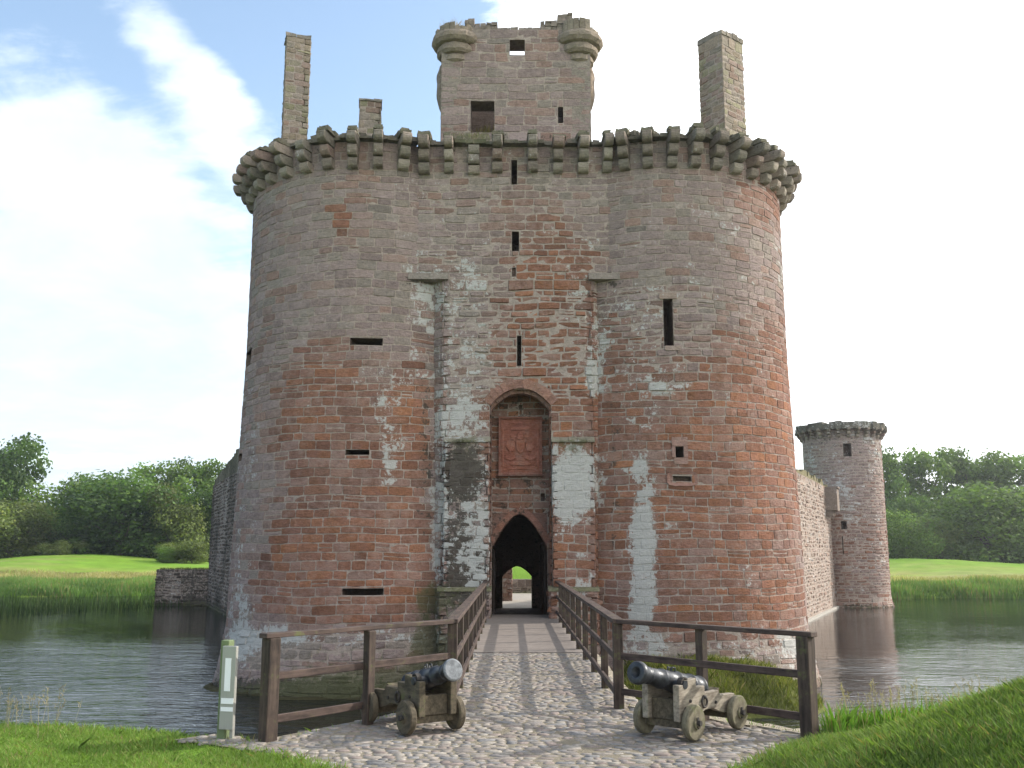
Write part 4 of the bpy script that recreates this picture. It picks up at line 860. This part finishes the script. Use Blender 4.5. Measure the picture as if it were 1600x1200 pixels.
# ---- railings
def railing(pts_end, xb, label, s):
    root = empty('timber_railing', (xb, 13.3, 0), label=label, cat='railing', group='dark timber railings beside the bridge'); O = Vector((xb, 13.3, 0)); H_ = 1.15
    def put(mb, name, mat, bev=.008, rz=0, loc=None):
        me = mb.mesh(name, (mat,), None, bevel=bev); o = bpy.data.objects.new(name, me); C.objects.link(o); o.parent = root; o.location = Vector(loc) - O; o.rotation_euler[2] = rz; return o
    def post(x, y, w, rz, z0, h=H_ - .05): mb = MB(); mb.box(-w / 2, w / 2, -w / 2, w / 2, z0, h, 0, (0, 0, 0), .003); put(mb, 'post', 'rail', .008, rz, (x, y, 0))
    def rail(a, b, z, w, h, mat='rail_h', ext=(0, 0), name='rail'):
        a, b = Vector((*a, 0)), Vector((*b, 0)); d = b - a; L = d.length; mb = MB(); mb.box(-w / 2, w / 2, -ext[0], L + ext[1], z - h / 2, z + h / 2, 0, (0, 0, 0), .002)
        put(mb, name, 'rail_y', .006, math.atan2(d.y, d.x) - pi / 2, a)
    corner = (xb, 13.3); far = (xb, 30.85)
    n = 10
    for k in range(n): yy = 13.3 + (far[1] - .1 - 13.3) * k / (n - 1); post(xb, yy, .13 if k == 0 else .105, 0, -.01 if yy < 20.3 else -.45)
    rail(corner, far, H_ - .02, .15, .06, ext=(.075, 0), name='handrail')
    ang = math.atan2(pts_end[-1][1] - 13.3, pts_end[-1][0] - xb)
    for k, p in enumerate(pts_end): post(p[0], p[1], .155 if k == len(pts_end) - 1 else .11, ang, -.05)
    rail(corner, pts_end[-1], H_ - .022, .145, .055, ext=(.04, .12), name='handrail')
    for z, hh in ((.68, .085), (.22, .085)):
        rail((xb + s * .045, 13.3), (xb + s * .045, far[1]), z, .045, hh, ext=(0, 0))
        nrm = Vector((-(pts_end[-1][1] - 13.3), pts_end[-1][0] - xb)).normalized() * .0
        rail(corner, pts_end[-1], z, .05, hh)
    return root
M['rail_y'] = wood_mat('dark_oak_long', (.022, .015, .012), (.105, .070, .057), .22, (15, 1.2, 15))
railing([(-1.74, 12.1), (-2.69, 11.08)], -.80, 'dark timber railing on the left of the bridge, behind the cannon with the pale muzzle', 1)
railing([(2.36, 12.36), (3.33, 11.25)], 1.42, 'dark timber railing on the right of the bridge, behind the cannon on the bleached carriage', -1)
# ================================================================== CANNONS
def cannon(loc, rz, el, cheekmat, wheelmat, cap, label, bl=1.0):
    root = empty('ship_cannon', loc, rz, label=label, cat='cannon', group='old naval cannons on wooden carriages')
    def put(mb, name, mat, parent=root, bev=.006, smooth=False, lc=None, label=None):
        me = mb.mesh(name, mat if isinstance(mat, tuple) else (mat,), None, smooth, bev); o = bpy.data.objects.new(name, me); C.objects.link(o); o.parent = parent
        if lc is not None: o.location = lc
        if label: o['label'] = label
        return o
    TZ = .60; prof = [(.34, .20), (.34, .585), (.245, .585), (.235, TZ - .03), (.165, TZ - .03), (.155, .62), (-.02, .635), (-.02, .535), (-.20, .535), (-.20, .455), (-.50, .455), (-.54, .40), (-.86, .385), (-.90, .33), (-.90, .20), (-.62, .19), (-.5, .22), (-.36, .27), (-.2, .27), (-.05, .22), (.05, .19)]
    for s in (-1, 1):
        mb = MB(); mb.prism(prof, 'y', s * .165, s * .245); ck = put(mb, 'cheek', cheekmat)
        mb = MB()                                    # iron ring and eyebolts on the cheek
        mb.tube([(-.16 + .055 * cos(2 * pi * k / 14), s * .262, .36 + .055 * sin(2 * pi * k / 14)) for k in range(15)], [.012] * 15, 8, cap=False); mb.tube([(-.16, s * .24, .415), (-.16, s * .28, .415)], [.022, .02], 10); put(mb, 'ring_bolt', 'iron_dull', ck, 0, True)
        mb = MB(); 
        for (x_, z_) in ((.12, .40), (.22, .33), (-.42, .33)): mb = MB(); mb.tube([(x_, s * .24, z_), (x_, s * .262, z_)], [.02, .016], 8); put(mb, 'bolt_head', 'iron_dull', ck, 0)
        mb = MB(); mb.prism([(.27, .60), (.26, .635), (.235, .655), (.2, .665), (.165, .655), (.14, .64), (.145, .625), (.17, .64), (.2, .652), (.23, .64), (.25, .62), (.25, .6)], 'y', s * .175, s * .235); put(mb, 'trunnion_strap', 'iron_dull', ck, 0)
    mb = MB(); mb.box(.2, .27, -.163, .163, .2, .42); put(mb, 'transom', 'green_wood'); mb = MB(); mb.box(-.25, -.19, -.163, .163, .24, .36); put(mb, 'transom', 'green_wood')
    for (x_, nm) in ((.18, 'front'), (-.78, 'rear')):
        mb = MB(); mb.box(x_ - .065, x_ + .065, -.262, .262, .115, .195); mb.tube([(x_, -.39, .185 - .02), (x_, .39, .185 - .02)], [.032, .032], 10); ax = put(mb, 'axle', 'green_wood')
        for s in (-1, 1):
            mb = MB(); r = .19; prof2 = [(0, 0), (.07, 0), (.075, .012), (r - .014, .012), (r, .028), (r, .082), (r - .012, .095), (.07, .095), (.065, .112), (.04, .112)]; n = 28
            vs = [Vector((rr_ * cos(2 * pi * k / n), s * yy, rr_ * sin(2 * pi * k / n))) for rr_, yy in prof2[1:] for k in range(n)]; q = len(prof2) - 1
            mb.add(vs, [(i * n + k, i * n + (k + 1) % n, (i + 1) * n + (k + 1) % n, (i + 1) * n + k) for i in range(q - 1) for k in range(n)] + [tuple(range(n)), tuple(range((q - 1) * n, q * n))])
            wh = put(mb, 'wheel', wheelmat, root, 0, False, (x_, s * .265, .188)); wh.rotation_euler[1] = random.uniform(0, 3)
            mb = MB(); mb.tube([(0, s * .09, 0), (0, s * .15, 0)], [.034, .03], 12); mb.box(-.06, .06, s * .115 - .008, s * .115 + .008, -.018, .018); put(mb, 'hub_pin', 'iron_dull', wh, 0)
    # wooden bed and quoin under the breech
    mb = MB(); mb.prism([(.0, .36), (-.8, .30), (-.8, .345), (.0, .40)], 'y', -.12, .12); mb.prism([(-.45, .35), (-.8, .35), (-.8, .44)], 'y', -.08, .08); put(mb, 'quoin', 'green_wood')
    # barrel
    P = [(-.86, 0), (-.86, .022), (-.845, .045), (-.815, .05), (-.79, .035), (-.775, .03), (-.76, .05), (-.735, .105), (-.715, .135), (-.69, .142), (-.675, .142), (-.665, .130), (-.50, .127), (-.48, .136), (-.455, .136), (-.445, .124), (-.20, .118), (-.19, .126), (-.165, .126), (-.155, .112), (.12, .104), (.13, .111), (.15, .111), (.16, .098), (.40, .088), (.41, .094), (.425, .094), (.435, .087), (.50, .094), (.56, .118), (.60, .126), (.63, .124), (.648, .112)]
    P = [(x_ * bl, r_) for x_, r_ in P]; n = 32; mb = MB()
    inner = [(.653 * bl, .108), (.654 * bl, .1), (.654 * bl, .099), (.655 * bl, .0)] if cap else [(.652 * bl, .108), (.640 * bl, .072), (.650 * bl, .055), (.50 * bl, .05), (.5 * bl, .0)]
    allp = P + inner; rm = Matrix.Translation((.20, 0, TZ + .01)) @ Matrix.Rotation(-el, 4, 'Y')
    vs = [rm @ Vector((x_, r_ * cos(2 * pi * k / n), r_ * sin(2 * pi * k / n))) for x_, r_ in allp for k in range(n)]
    mb.add(vs, [(i * n + k, i * n + (k + 1) % n, (i + 1) * n + (k + 1) % n, (i + 1) * n + k) for i in range(len(allp) - 1) for k in range(n)])
    if cap:
        base = (len(P)) * n // n
        for i in range(len(mb.f)): mb.m[i] = 1 if i // n >= len(P) - 2 else 0
    b_ = put(mb, 'barrel', ('iron', 'muzzle') if cap else ('iron',), root, 0, True)
    mb = MB(); mb.tube([rm @ Vector((0, -.25, -.03)), rm @ Vector((0, .25, -.03))], [.046, .046], 18); mb.tube([rm @ Vector((0, -.262, -.03)), rm @ Vector((0, -.25, -.03))], [.038, .046], 18); put(mb, 'trunnion', 'iron', b_, 0)
    for s in (-.03, .03): mb = MB(); mb.tube([rm @ Vector((-.1, s, .11)), rm @ Vector((-.1, s, .15)), rm @ Vector((-.04, s, .15)), rm @ Vector((-.04, s, .11))], [.009] * 4, 6); put(mb, 'lifting_loop', 'iron', b_, 0)
    return root
fL = Vector((-.93, 11.52)); fR = Vector((1.755, 11.23))
hL = R_(-56); hR = math.atan2(-.74, -.67)
cannon((fL.x - .18 * cos(hL), fL.y - .18 * sin(hL), .015), hL, R_(15), 'green_wood', 'green_wood', True, 'small cannon with pale grey muzzle on a dark green mossy wooden carriage', .76)
cannon((fR.x - .18 * cos(hR), fR.y - .18 * sin(hR), .015), hR, R_(13), 'grey_wood', 'wheel_wood', False, 'long black cannon on a bleached grey wooden carriage with greenish wheels', .95)
# ================================================================== MARKER SIGN
sp = PX(350, 1158, 11.2); sg = empty('marker_sign', (-3.19, 11.2, -.08), R_(-14), label='slim green post with aluminium panel bearing white bars, beside the moat', cat='marker post')
mb = MB(); mb.box(-.10, .0, -.02, .10, 0, 1.14, 0, (0, 0, 0), .002); mb.obj('post', ('post',), sg, bevel=.006)
mb = MB(); mb.box(.045, .085, .0, .05, .0, .3); mb.obj('stub_post', ('alu',), sg, bevel=.004)
mb = MB(); mb.box(-.045, .125, -.075, -.023, .19, 1.085); pl = mb.obj('panel', ('alu',), sg, bevel=.004)
for (xa, xb, za, zb, nm) in ((.0, .072, .60, .955, 'text_plate'), (-.03, .12, .465, .525, 'white_bar'), (-.03, .12, .385, .43, 'white_bar')):
    mb = MB(); mb.box(xa, xb, -.081, -.0755, za, zb); mb.obj(nm, ('white',), pl)
# ================================================================== GRASS
def scatter(N, xr, yr, keep, dens=None):
    x = rng.uniform(*xr, N); y = rng.uniform(*yr, N); z = ht(x, y); k = keep(x, y, z); return x[k], y[k], z[k]
offpath = lambda x, y: ~np.array([inside(a, b) for a, b in zip(x + rng.normal(0, .07, len(x)), y + rng.normal(0, .10, len(y)))])
vis = lambda x, y: np.abs(x) < y * .56 + .4
def lawn(name, N, xr, yr, keep, hh, wd, cols, label, lean=.45):
    x, y, z = scatter(N, xr, yr, keep); n = len(x); c = np.array(cols); t_ = rng.uniform(0, 1, (n, 1)); fq = 1.3 if xr[1] - xr[0] < 30 else .22; patch = np.array([mnoise.noise(Vector((a * fq, b * fq, 5))) for a, b in zip(x, y)]) * (1 if fq > 1 else 1.7)
    col = (c[0] * (1 - t_) + c[1] * t_) * (1 + .4 * patch[:, None]); dryk = (rng.uniform(0, 1, n) < .11 + .15 * patch)[:, None]; col = np.where(dryk, np.array([.28, .24, .11]), col)
    h = rng.uniform(*hh, n) * (1 + .5 * patch)
    return blade_obj(name, n, np.stack([x, y, z - .02], 1), h, np.full(n, wd) * rng.uniform(.6, 1.4, n), col, None, lean, label=label, cat='grass', kind='stuff')
gk = lambda x, y, z: (z > -.5) & vis(x, y) & offpath(x, y) & (y < shore(x) + .6)
lawn('grass', 150000, (-7.5, -1), (7.6, 12.9), gk, (.03, .09), .008, [(.125, .215, .035), (.24, .335, .09)], 'short bright green grass on the near left bank')
lawn('grass', 330000, (1.4, 8.5), (5.5, 13.4), gk, (.04, .12), .009, [(.10, .17, .035), (.225, .305, .09)], 'lush grass on the mound at the near right')
lawn('grass', 26000, (1.6, 9.6), (25.5, 31.5), lambda x, y, z: (z > WATER + .05) & (np.hypot(x - 5.38, y - 35.15) > 4.7), (.08, .3), .018, [(.09, .12, .02), (.2, .2, .06)], 'rough grass on the bank at the foot of the right tower')
lawn('reeds', 60000, (-75, -16), (96, 107), lambda x, y, z: (z > WATER - .25) & (z < WATER + 1.1), (.35, .8), .07, [(.10, .18, .045), (.15, .25, .07)], 'band of tall green reeds along the far left bank', .16)
lawn('reeds', 60000, (24, 82), (84, 101), lambda x, y, z: (z > WATER - .25) & (z < WATER + 1.1), (.4, .95), .07, [(.09, .17, .045), (.15, .23, .06)], 'band of reeds along the far right bank', .16)
lawn('grass', 40000, (-80, -16), (101, 118), lambda x, y, z: (z > WATER + .6), (.15, .45), .06, [(.30, .28, .11), (.42, .36, .20)], 'pale seeding grass above the left reeds', .3)
lawn('grass', 30000, (24, 90), (90, 110), lambda x, y, z: (z > WATER + .6), (.15, .45), .06, [(.28, .27, .10), (.38, .34, .18)], 'pale seeding grass above the right reeds', .3)
def edge_keep(x, y, z): return (z > -.3) & np.array([inside(a, b) and not (inside(a - .22, b) and inside(a + .22, b) and inside(a, b - .22) and inside(a, b + .22)) for a, b in zip(x, y)]) & (np.array([mnoise.noise(Vector((a * 2.2, b * 2.2, 1))) for a, b in zip(x, y)]) > -.08)
lawn('weeds', 26000, (-3.8, 3.8), (7.5, 20.3), edge_keep, (.02, .09), .010, [(.13, .17, .045), (.28, .25, .12)], 'straggling weeds and dry grass along the edges of the cobbles')
lawn('weeds', 5200, (-7.2, 8), (7, 12.4), lambda x, y, z: gk(x, y, z) & (np.array([mnoise.noise(Vector((a * 1.7, b * 1.7, 7))) for a, b in zip(x, y)]) > .12), (.07, .16), .010, [(.10, .17, .04), (.20, .27, .08)], 'longer coarse tufts in the near grass', .55)
# emergent reeds in the left water
x, y = rng.uniform(-62, -17, 26000), rng.uniform(54, 88, 26000); q = np.array([mnoise.noise(Vector((a * .06, b * .05, 9))) for a, b in zip(x, y)]); edge = -21 - .62 * (88 - y) - 7 * q
k = (x < edge) & (rng.uniform(0, 1, 26000) < .45); x, y = x[k], y[k]; n = len(x)
blade_obj('reeds', n, np.stack([x, y, np.full(n, WATER - .1)], 1), rng.uniform(.3, .95, n), np.full(n, .035), np.array([[.035, .06, .018]]) * rng.uniform(.6, 1.5, (n, 1)), None, .12, label='dark green reeds growing in the water at left', cat='reeds', kind='stuff')
# wispy seeding stems
def stems(name, xr, yr, N, h, label, keep):
    x, y, z = scatter(N, xr, yr, keep); n = len(x); hh = rng.uniform(.6, 1, n) * h; pos = np.stack([x, y, z - .02], 1); c = np.array([[.33, .27, .19]]) * rng.uniform(.7, 1.2, (n, 1)); lean = rng.normal(0, .12, (n, 2))
    tip = pos + np.stack([lean[:, 0] * hh, lean[:, 1] * hh, hh], 1); V, Fq, cc = [], [], []
    a = rng.uniform(0, pi, n); d = np.stack([np.cos(a), np.sin(a), 0 * a], 1) * .003
    Vs = np.concatenate([pos - d, pos + d, tip + d * .6, tip, tip - d * .6], 1).reshape(-1, 3); i = np.arange(n)[:, None] * 5; Fs = np.concatenate([i, i + 1, i + 2, i + 3, i + 4], 1)
    m_ = 9; t_ = rng.uniform(.68, 1.02, (n, m_)); p2 = (pos[:, None] + (tip - pos)[:, None] * t_[..., None]).reshape(-1, 3) + rng.normal(0, .010, (n * m_, 3)); h2 = rng.uniform(.015, .05, n * m_)
    V2, F2, c2 = blades(n * m_, p2, h2, np.full(n * m_, .008), np.repeat(c, m_, 0) * .9, .8)
    o = bpy.data.objects.new(name, npmesh(name, np.concatenate([Vs, V2]), np.concatenate([Fs, F2 + len(Vs)]), np.concatenate([np.repeat(c, 5, 0), c2]), 'blade')); C.objects.link(o); tag(o, label, 'wild grass', kind='stuff')
ek = lambda x, y, z: (z > -1.4) & (y > shore(x) - .7) & (y < shore(x) + 1.2)
stems('wild_grass', (3.7, 7.6), (10.8, 13), 260, .6, 'wispy brown seeding grass on the water edge at right', ek)
stems('wild_grass', (-7.4, -5.2), (10.8, 13), 130, .55, 'wispy brown seeding grass on the water edge at left', ek)
lawn('water_plants', 9000, (3.5, 7.2), (11.0, 13.6), lambda x, y, z: (z > -1.6) & (y > shore(x) - .5) & vis(x, y), (.15, .42), .016, [(.12, .24, .03), (.19, .32, .06)], 'tall fresh green blades at the water edge right of the railing', .3)
# ================================================================== TREES
def crown_arrays(seed, kind, n=5200, leaf=.045):
    r = np.random.default_rng(seed); L = []
    if kind == 'round': nl = 22; C0 = [(r.normal(0, .17), r.normal(0, .17), r.uniform(.22, .82)) for _ in range(nl)]; rad = r.uniform(.13, .23, nl)
    elif kind == 'tall': nl = 26; C0 = [(r.normal(0, .15) * (1.2 - .35 * (k / nl)), r.normal(0, .15), .22 + .7 * k / nl) for k in range(nl)]; rad = r.uniform(.09, .17, nl)
    elif kind == 'open': nl = 34; C0 = [(r.normal(0, .21) * (1.15 - .55 * k / nl), r.normal(0, .18), .26 + .66 * (k / nl)) for k in range(nl)]; rad = r.uniform(.07, .15, nl)
    else: nl = 14; C0 = [(r.normal(0, .22), r.normal(0, .2), r.uniform(.15, .62)) for _ in range(nl)]; rad = r.uniform(.18, .30, nl)
    C0 = np.array(C0)
    if kind in ('bush', 'round', 'tall'):
        nb = 10; ang = r.uniform(0, 2 * pi, nb); C0 = np.concatenate([C0, np.stack([np.cos(ang) * .26, np.sin(ang) * .26, r.uniform(.06, .25, nb)], 1)]); rad = np.concatenate([rad, r.uniform(.12, .18, nb)])
    vol = rad ** 2; idx = r.choice(len(rad), n, p=vol / vol.sum()); d = r.normal(0, 1, (n, 3)); d /= np.linalg.norm(d, axis=1)[:, None]; rr_ = rad[idx] * (1 - np.abs(r.normal(0, .30, n))) * (1 + .22 * (r.uniform(0, 1, n) < .25)); rr_ *= 1 + .18 * np.sin(d[:, 0] * 9 + idx) * np.cos(d[:, 2] * 7 + idx)
    p = C0[idx] + d * rr_[:, None] * np.array([1, 1, .8]); p[:, 2] = np.maximum(p[:, 2], .01)
    nrm = d + r.normal(0, .6, (n, 3)); nrm /= np.linalg.norm(nrm, axis=1)[:, None]; up = r.normal(0, 1, (n, 3)); a = np.cross(nrm, up); a /= np.linalg.norm(a, axis=1)[:, None]; b = np.cross(nrm, a); s = leaf * r.uniform(.45, 1.1, (n, 1)) * .5
    V = np.concatenate([p - a * s - b * s * .4, p + a * s * .3 - b * s, p + a * s + b * s * .5, p - a * s * .2 + b * s], 1).reshape(-1, 3); i = np.arange(n)[:, None] * 4
    col = np.repeat((r.uniform(.75, 1.25, n) * (1 + .38 * np.sin(idx * 1.7)))[:, None], 3, 1) * np.array([1, 1, 1]); yel = r.uniform(0, 1, n) < .1; col[yel] *= np.array([1.3, 1.15, .8])
    return V, np.concatenate([i, i + 1, i + 2, i + 3], 1), np.repeat(col, 4, 0)
CR = {}
for kd, ns in (('round', 3), ('tall', 2), ('open', 3), ('bush', 3)):
    for s_ in range(ns):
        V, Fq, cc = crown_arrays(s_ * 7 + len(kd), kd, {'open': 8000, 'round': 12000, 'tall': 11000, 'bush': 11000}[kd], .032)
        CR[(kd, s_)] = {m_: npmesh('crown', V, Fq, cc, m_) for m_ in ('leafA', 'leafB', 'leafC')}
def trunk_mesh(seed, kind):
    rnd = random.Random(seed); mb = MB(); hgt = .55 if kind != 'bush' else .25; pts = [(0, 0, -.03)]; x = y = 0
    for k in range(1, 6): x += rnd.gauss(0, .012); y += rnd.gauss(0, .012); pts.append((x, y, hgt * k / 5))
    mb.tube(pts, [.03, .022, .019, .016, .012, .006], 8)
    for k in range(9):
        p = Vector(pts[rnd.randint(1, 4)]); a = rnd.uniform(0, 6.3); l = rnd.uniform(.15, .32); q = [p + Vector((cos(a) * l * t_, sin(a) * l * t_, l * (t_ ** .7) * rnd.uniform(.7, 1.1))) for t_ in (0, .35, .7, 1)]
        mb.tube(q, [.011, .008, .005, .002], 5)
    return mb.mesh('trunk', ('bark',))
TK = {k: trunk_mesh(i, k) for i, k in enumerate(('round', 'tall', 'open', 'bush'))}
def tree(name, px, ptop, hw, D, kind, var, mat, label, group, wide=.36):
    x_ = X(px, 860, D); z0 = float(ht(x_, D)) - .1; h = (Z(ptop, D) - z0) * 1.06; w = hw / F * D / wide
    e = empty(name, (x_, D, z0), label=label, cat='shrub' if 'shrub' in name else 'tree', group=group)
    for nm, me in (('trunk', TK[kind]), ('crown', CR[(kind, var)][mat])):
        o = bpy.data.objects.new(nm, me); C.objects.link(o); o.parent = e; o.scale = (w, w, h * (1.04 if nm == 'crown' else 1)); o.rotation_euler[2] = random.uniform(0, 6.28)
GL, GR = 'trees beyond the field at left', 'trees beyond the moat at right'
tree('broadleaf_tree', 18, 697, 62, 158, 'tall', 0, 'leafA', 'tallest dark tree with layered crown at the far left edge', GL)
tree('broadleaf_tree', -45, 720, 60, 162, 'round', 1, 'leafA', 'dark tree cut by the left edge of the picture', GL)
tree('willow_tree', 14, 770, 62, 143, 'bush', 0, 'leafC', 'rounded yellow-green willow in front of the tallest tree', GL)
tree('broadleaf_tree', 98, 744, 56, 164, 'round', 0, 'leafB', 'mid green tree just right of the tallest tree', GL)
tree('broadleaf_tree', 150, 750, 50, 160, 'round', 1, 'leafA', 'dark narrow tree behind the big dark oak', GL)
tree('oak_tree', 190, 738, 80, 148, 'round', 2, 'leafA', 'broad very dark green oak in the middle of the left trees', GL)
tree('broadleaf_tree', 118, 800, 45, 148, 'bush', 1, 'leafA', 'low dark tree between the willow and the broad oak', GL)
tree('ash_tree', 250, 730, 52, 160, 'tall', 1, 'leafB', 'airy ash with feathery top right of the broad oak', GL)
tree('ash_tree', 312, 731, 52, 160, 'open', 1, 'leafB', 'airy ash close to the castle wall at left', GL)
tree('broadleaf_tree', 282, 758, 44, 148, 'round', 0, 'leafC', 'pale green tree with bare twigs in front of the ashes', GL)
tree('broadleaf_tree', 336, 765, 42, 152, 'round', 1, 'leafA', 'dark tree partly hidden by the left curtain wall', GL)
tree('broadleaf_tree', 235, 790, 50, 150, 'bush', 2, 'leafA', 'low dark tree beneath the airy ash', GL)
tree('broadleaf_tree', 60, 790, 46, 152, 'round', 2, 'leafA', 'dark tree behind the rounded willow', GL)
tree('shrub', 90, 838, 17, 138, 'bush', 2, 'leafC', 'small grey-green shrub at the field edge right of the willow', GL)
tree('shrub', 300, 840, 24, 137, 'bush', 0, 'leafC', 'small twiggy olive shrub at the field edge near the castle', GL)
tree('shrub', 262, 850, 16, 137, 'bush', 1, 'leafB', 'low green shrub left of the twiggy olive one', GL)
tree('ash_tree', 1388, 716, 44, 168, 'tall', 0, 'leafB', 'tall slender tree just right of the corner tower', GR)
tree('ash_tree', 1440, 716, 54, 172, 'open', 2, 'leafB', 'tall tree with spreading see-through crown right of the slender one', GR)
tree('ash_tree', 1518, 714, 58, 172, 'open', 0, 'leafB', 'tall see-through tree above the great rounded willow', GR)
tree('ash_tree', 1580, 718, 58, 170, 'open', 1, 'leafB', 'tall airy tree near the right edge', GR)
tree('ash_tree', 1640, 722, 46, 170, 'open', 2, 'leafB', 'airy tree cut by the right edge of the picture', GR)
tree('willow_tree', 1402, 786, 38, 145, 'bush', 1, 'leafB', 'rounded bushy willow beside the corner tower', GR)
tree('willow_tree', 1452, 800, 36, 150, 'bush', 0, 'leafC', 'smaller pale willow between the two rounded ones', GR)
tree('willow_tree', 1546, 760, 78, 146, 'round', 1, 'leafB', 'great rounded willow with yellow-green top', GR)
tree('willow_tree', 1615, 785, 60, 143, 'bush', 2, 'leafB', 'dark rounded willow cut by the right edge', GR)
tree('broadleaf_tree', 1480, 790, 50, 162, 'round', 0, 'leafA', 'dark tree behind the pale willow', GR)
tree('broadleaf_tree', 1420, 775, 46, 160, 'round', 2, 'leafA', 'dark tree behind the bushy willow', GR)
tree('broadleaf_tree', 1480, 772, 50, 168, 'round', 1, 'leafB', 'mid green tree filling the gap between the two tall see-through trees', GR)
tree('broadleaf_tree', 1560, 760, 60, 164, 'round', 0, 'leafA', 'dark tree behind the great willow', GR)
# ================================================================== SKY, SUN, CAMERA
SUN = Vector((1.7, .58, 1)).normalized(); EL = math.asin(SUN.z); AZ = math.atan2(SUN.x, SUN.y)
w = bpy.data.worlds.new('World'); bpy.context.scene.world = w; w.use_nodes = True; t = NT(w.node_tree); t.n.clear(); out = t('ShaderNodeOutputWorld')
sky = t('ShaderNodeTexSky', {'sky_type': 'NISHITA', 'sun_disc': False, 'sun_elevation': EL, 'sun_rotation': AZ, 'air_density': 1.0, 'dust_density': 1.2, 'ozone_density': 1.2})
dr = t('ShaderNodeTexCoord').outputs['Generated']; sx_ = t('ShaderNodeSeparateXYZ', None, Vector=dr).outputs
den = t.math('ADD', t.math('MAXIMUM', sx_[2], 0.0), .22)
pv = t('ShaderNodeCombineXYZ', None, X=t.math('DIVIDE', sx_[0], den), Y=t.math('DIVIDE', sx_[1], den), Z=0.0)
m1 = t('ShaderNodeMapping', None, Vector=pv); m1.inputs['Rotation'].default_value = (0, 0, R_(62)); m1.inputs['Scale'].default_value = (.75, 1.9, 1); m1.inputs['Location'].default_value = (.4, 1.1, 0)
n1 = t.noise(1.9, 12, .62, m1, .5); n2 = t.noise(2.3, 12, .62, pv, .3)
right = t.step(sx_[0], -.14, .16); low = t.math('SUBTRACT', 1.0, t.step(sx_[2], .16, .40)); beh = t.step(t.math('MULTIPLY', sx_[1], -1.0), -.2, .5)
cm = t.math('ADD', t.math('ADD', t.math('MULTIPLY', n1, .78), t.math('MULTIPLY', n2, .52)), t.math('ADD', t.math('MULTIPLY', right, .40), t.math('MULTIPLY', low, .26)))
for (qx, qy, ro, ri, wt) in ((60, 330, 7, 2, .05), (40, 180, 6, 1, .08), (150, 240, 6, 1, .05), (190, 330, 8, 2, .16), (120, 420, 9, 3, .14), (290, 440, 7, 2, .12), (60, 130, 8, 1, .05), (225, 20, 3.0, .1, .15), (265, 70, 3.0, .1, .15), (300, 115, 3.0, .1, .15), (335, 155, 3.0, .1, .15), (370, 200, 3.2, .1, .14), (400, 240, 3.2, .1, .12), (20, 300, 3, .5, -.12), (290, 375, 3.2, .5, -.10), (560, 110, 9, 2, -.12), (120, 60, 5, 1, -.06), (330, 20, 3, 1, -.08), (230, 160, 3.5, .5, -.07), (30, 560, 4, 1, -.10)):
    v_ = (PX(qx, qy, 10) - Vector((0, 0, EYE))).normalized(); dp = t('ShaderNodeVectorMath', {'operation': 'DOT_PRODUCT'}, i0=dr, i1=tuple(v_)).outputs['Value']
    cm = t.math('ADD', cm, t.math('MULTIPLY', t.step(dp, cos(R_(ro)), cos(R_(ri))), wt))
n5 = t.noise(7.5, 12, .66, pv, .6); cm = t.math('ADD', cm, t.math('MULTIPLY', t.math('ADD', n5, -.5), .34)); cm = t.step(cm, .70, .95)
CLOUD = t.mix(t.step(sx_[0], -.35, .1), (5.3, 6.05, 6.9), (12.0, 12.2, 12.4)); CLOUD = t.mix(1, CLOUD, t('ShaderNodeCombineColor', None, Red=t.math('ADD', .62, t.math('MULTIPLY', n2, .72)), Green=t.math('ADD', .70, t.math('MULTIPLY', n2, .58)), Blue=t.math('ADD', .80, t.math('MULTIPLY', n2, .4))), 'MULTIPLY')
sk2 = t.mix(1, sky, (2.0, 1.9, 1.72), 'MULTIPLY')
bg = t('ShaderNodeBackground', None, Color=t.mix(cm, sk2, CLOUD), Strength=.11); t.l.new(bg.outputs[0], out.inputs[0])
sd = bpy.data.lights.new('sun', 'SUN'); sd.energy = 3.2; sd.angle = R_(.55); sd.color = (1, .95, .87); so = bpy.data.objects.new('sun', sd); C.objects.link(so); so.rotation_euler = (-SUN).to_track_quat('-Z', 'Y').to_euler(); so.location = (40, 20, 40)
cd = bpy.data.cameras.new('camera'); cam = bpy.data.objects.new('camera', cd); C.objects.link(cam); cam.location = (0, 0, EYE); cam.rotation_euler = (pi / 2 + PIT, 0, 0); cd.sensor_width = 36; cd.lens = 36 * F / 1600; cd.clip_end = 3000; cd.clip_start = .1
sc = bpy.context.scene; sc.camera = cam; sc.view_settings.view_transform = 'Standard'; sc.view_settings.look = 'None'; sc.view_settings.exposure = .76; sc.view_settings.gamma = 1
sc.render.engine = 'CYCLES'; sc.cycles.use_denoising = True; sc.cycles.max_bounces = 6; sc.cycles.transparent_max_bounces = 4

hm, t, out = newmat('haze_air'); pvn = t('ShaderNodeVolumePrincipled', None, Density=HAZE, Anisotropy=.6); pvn.inputs['Color'].default_value = (.93, .96, 1, 1); t.l.new(pvn.outputs[0], out.inputs['Volume']); M['haze'] = hm
mb = MB(); mb.box(-720, 720, -80, 920, -5, 45); hz_ = mb.obj('haze', ('haze',)); tag(hz_, 'thin pale summer haze over the moat and fields', 'haze', kind='stuff')
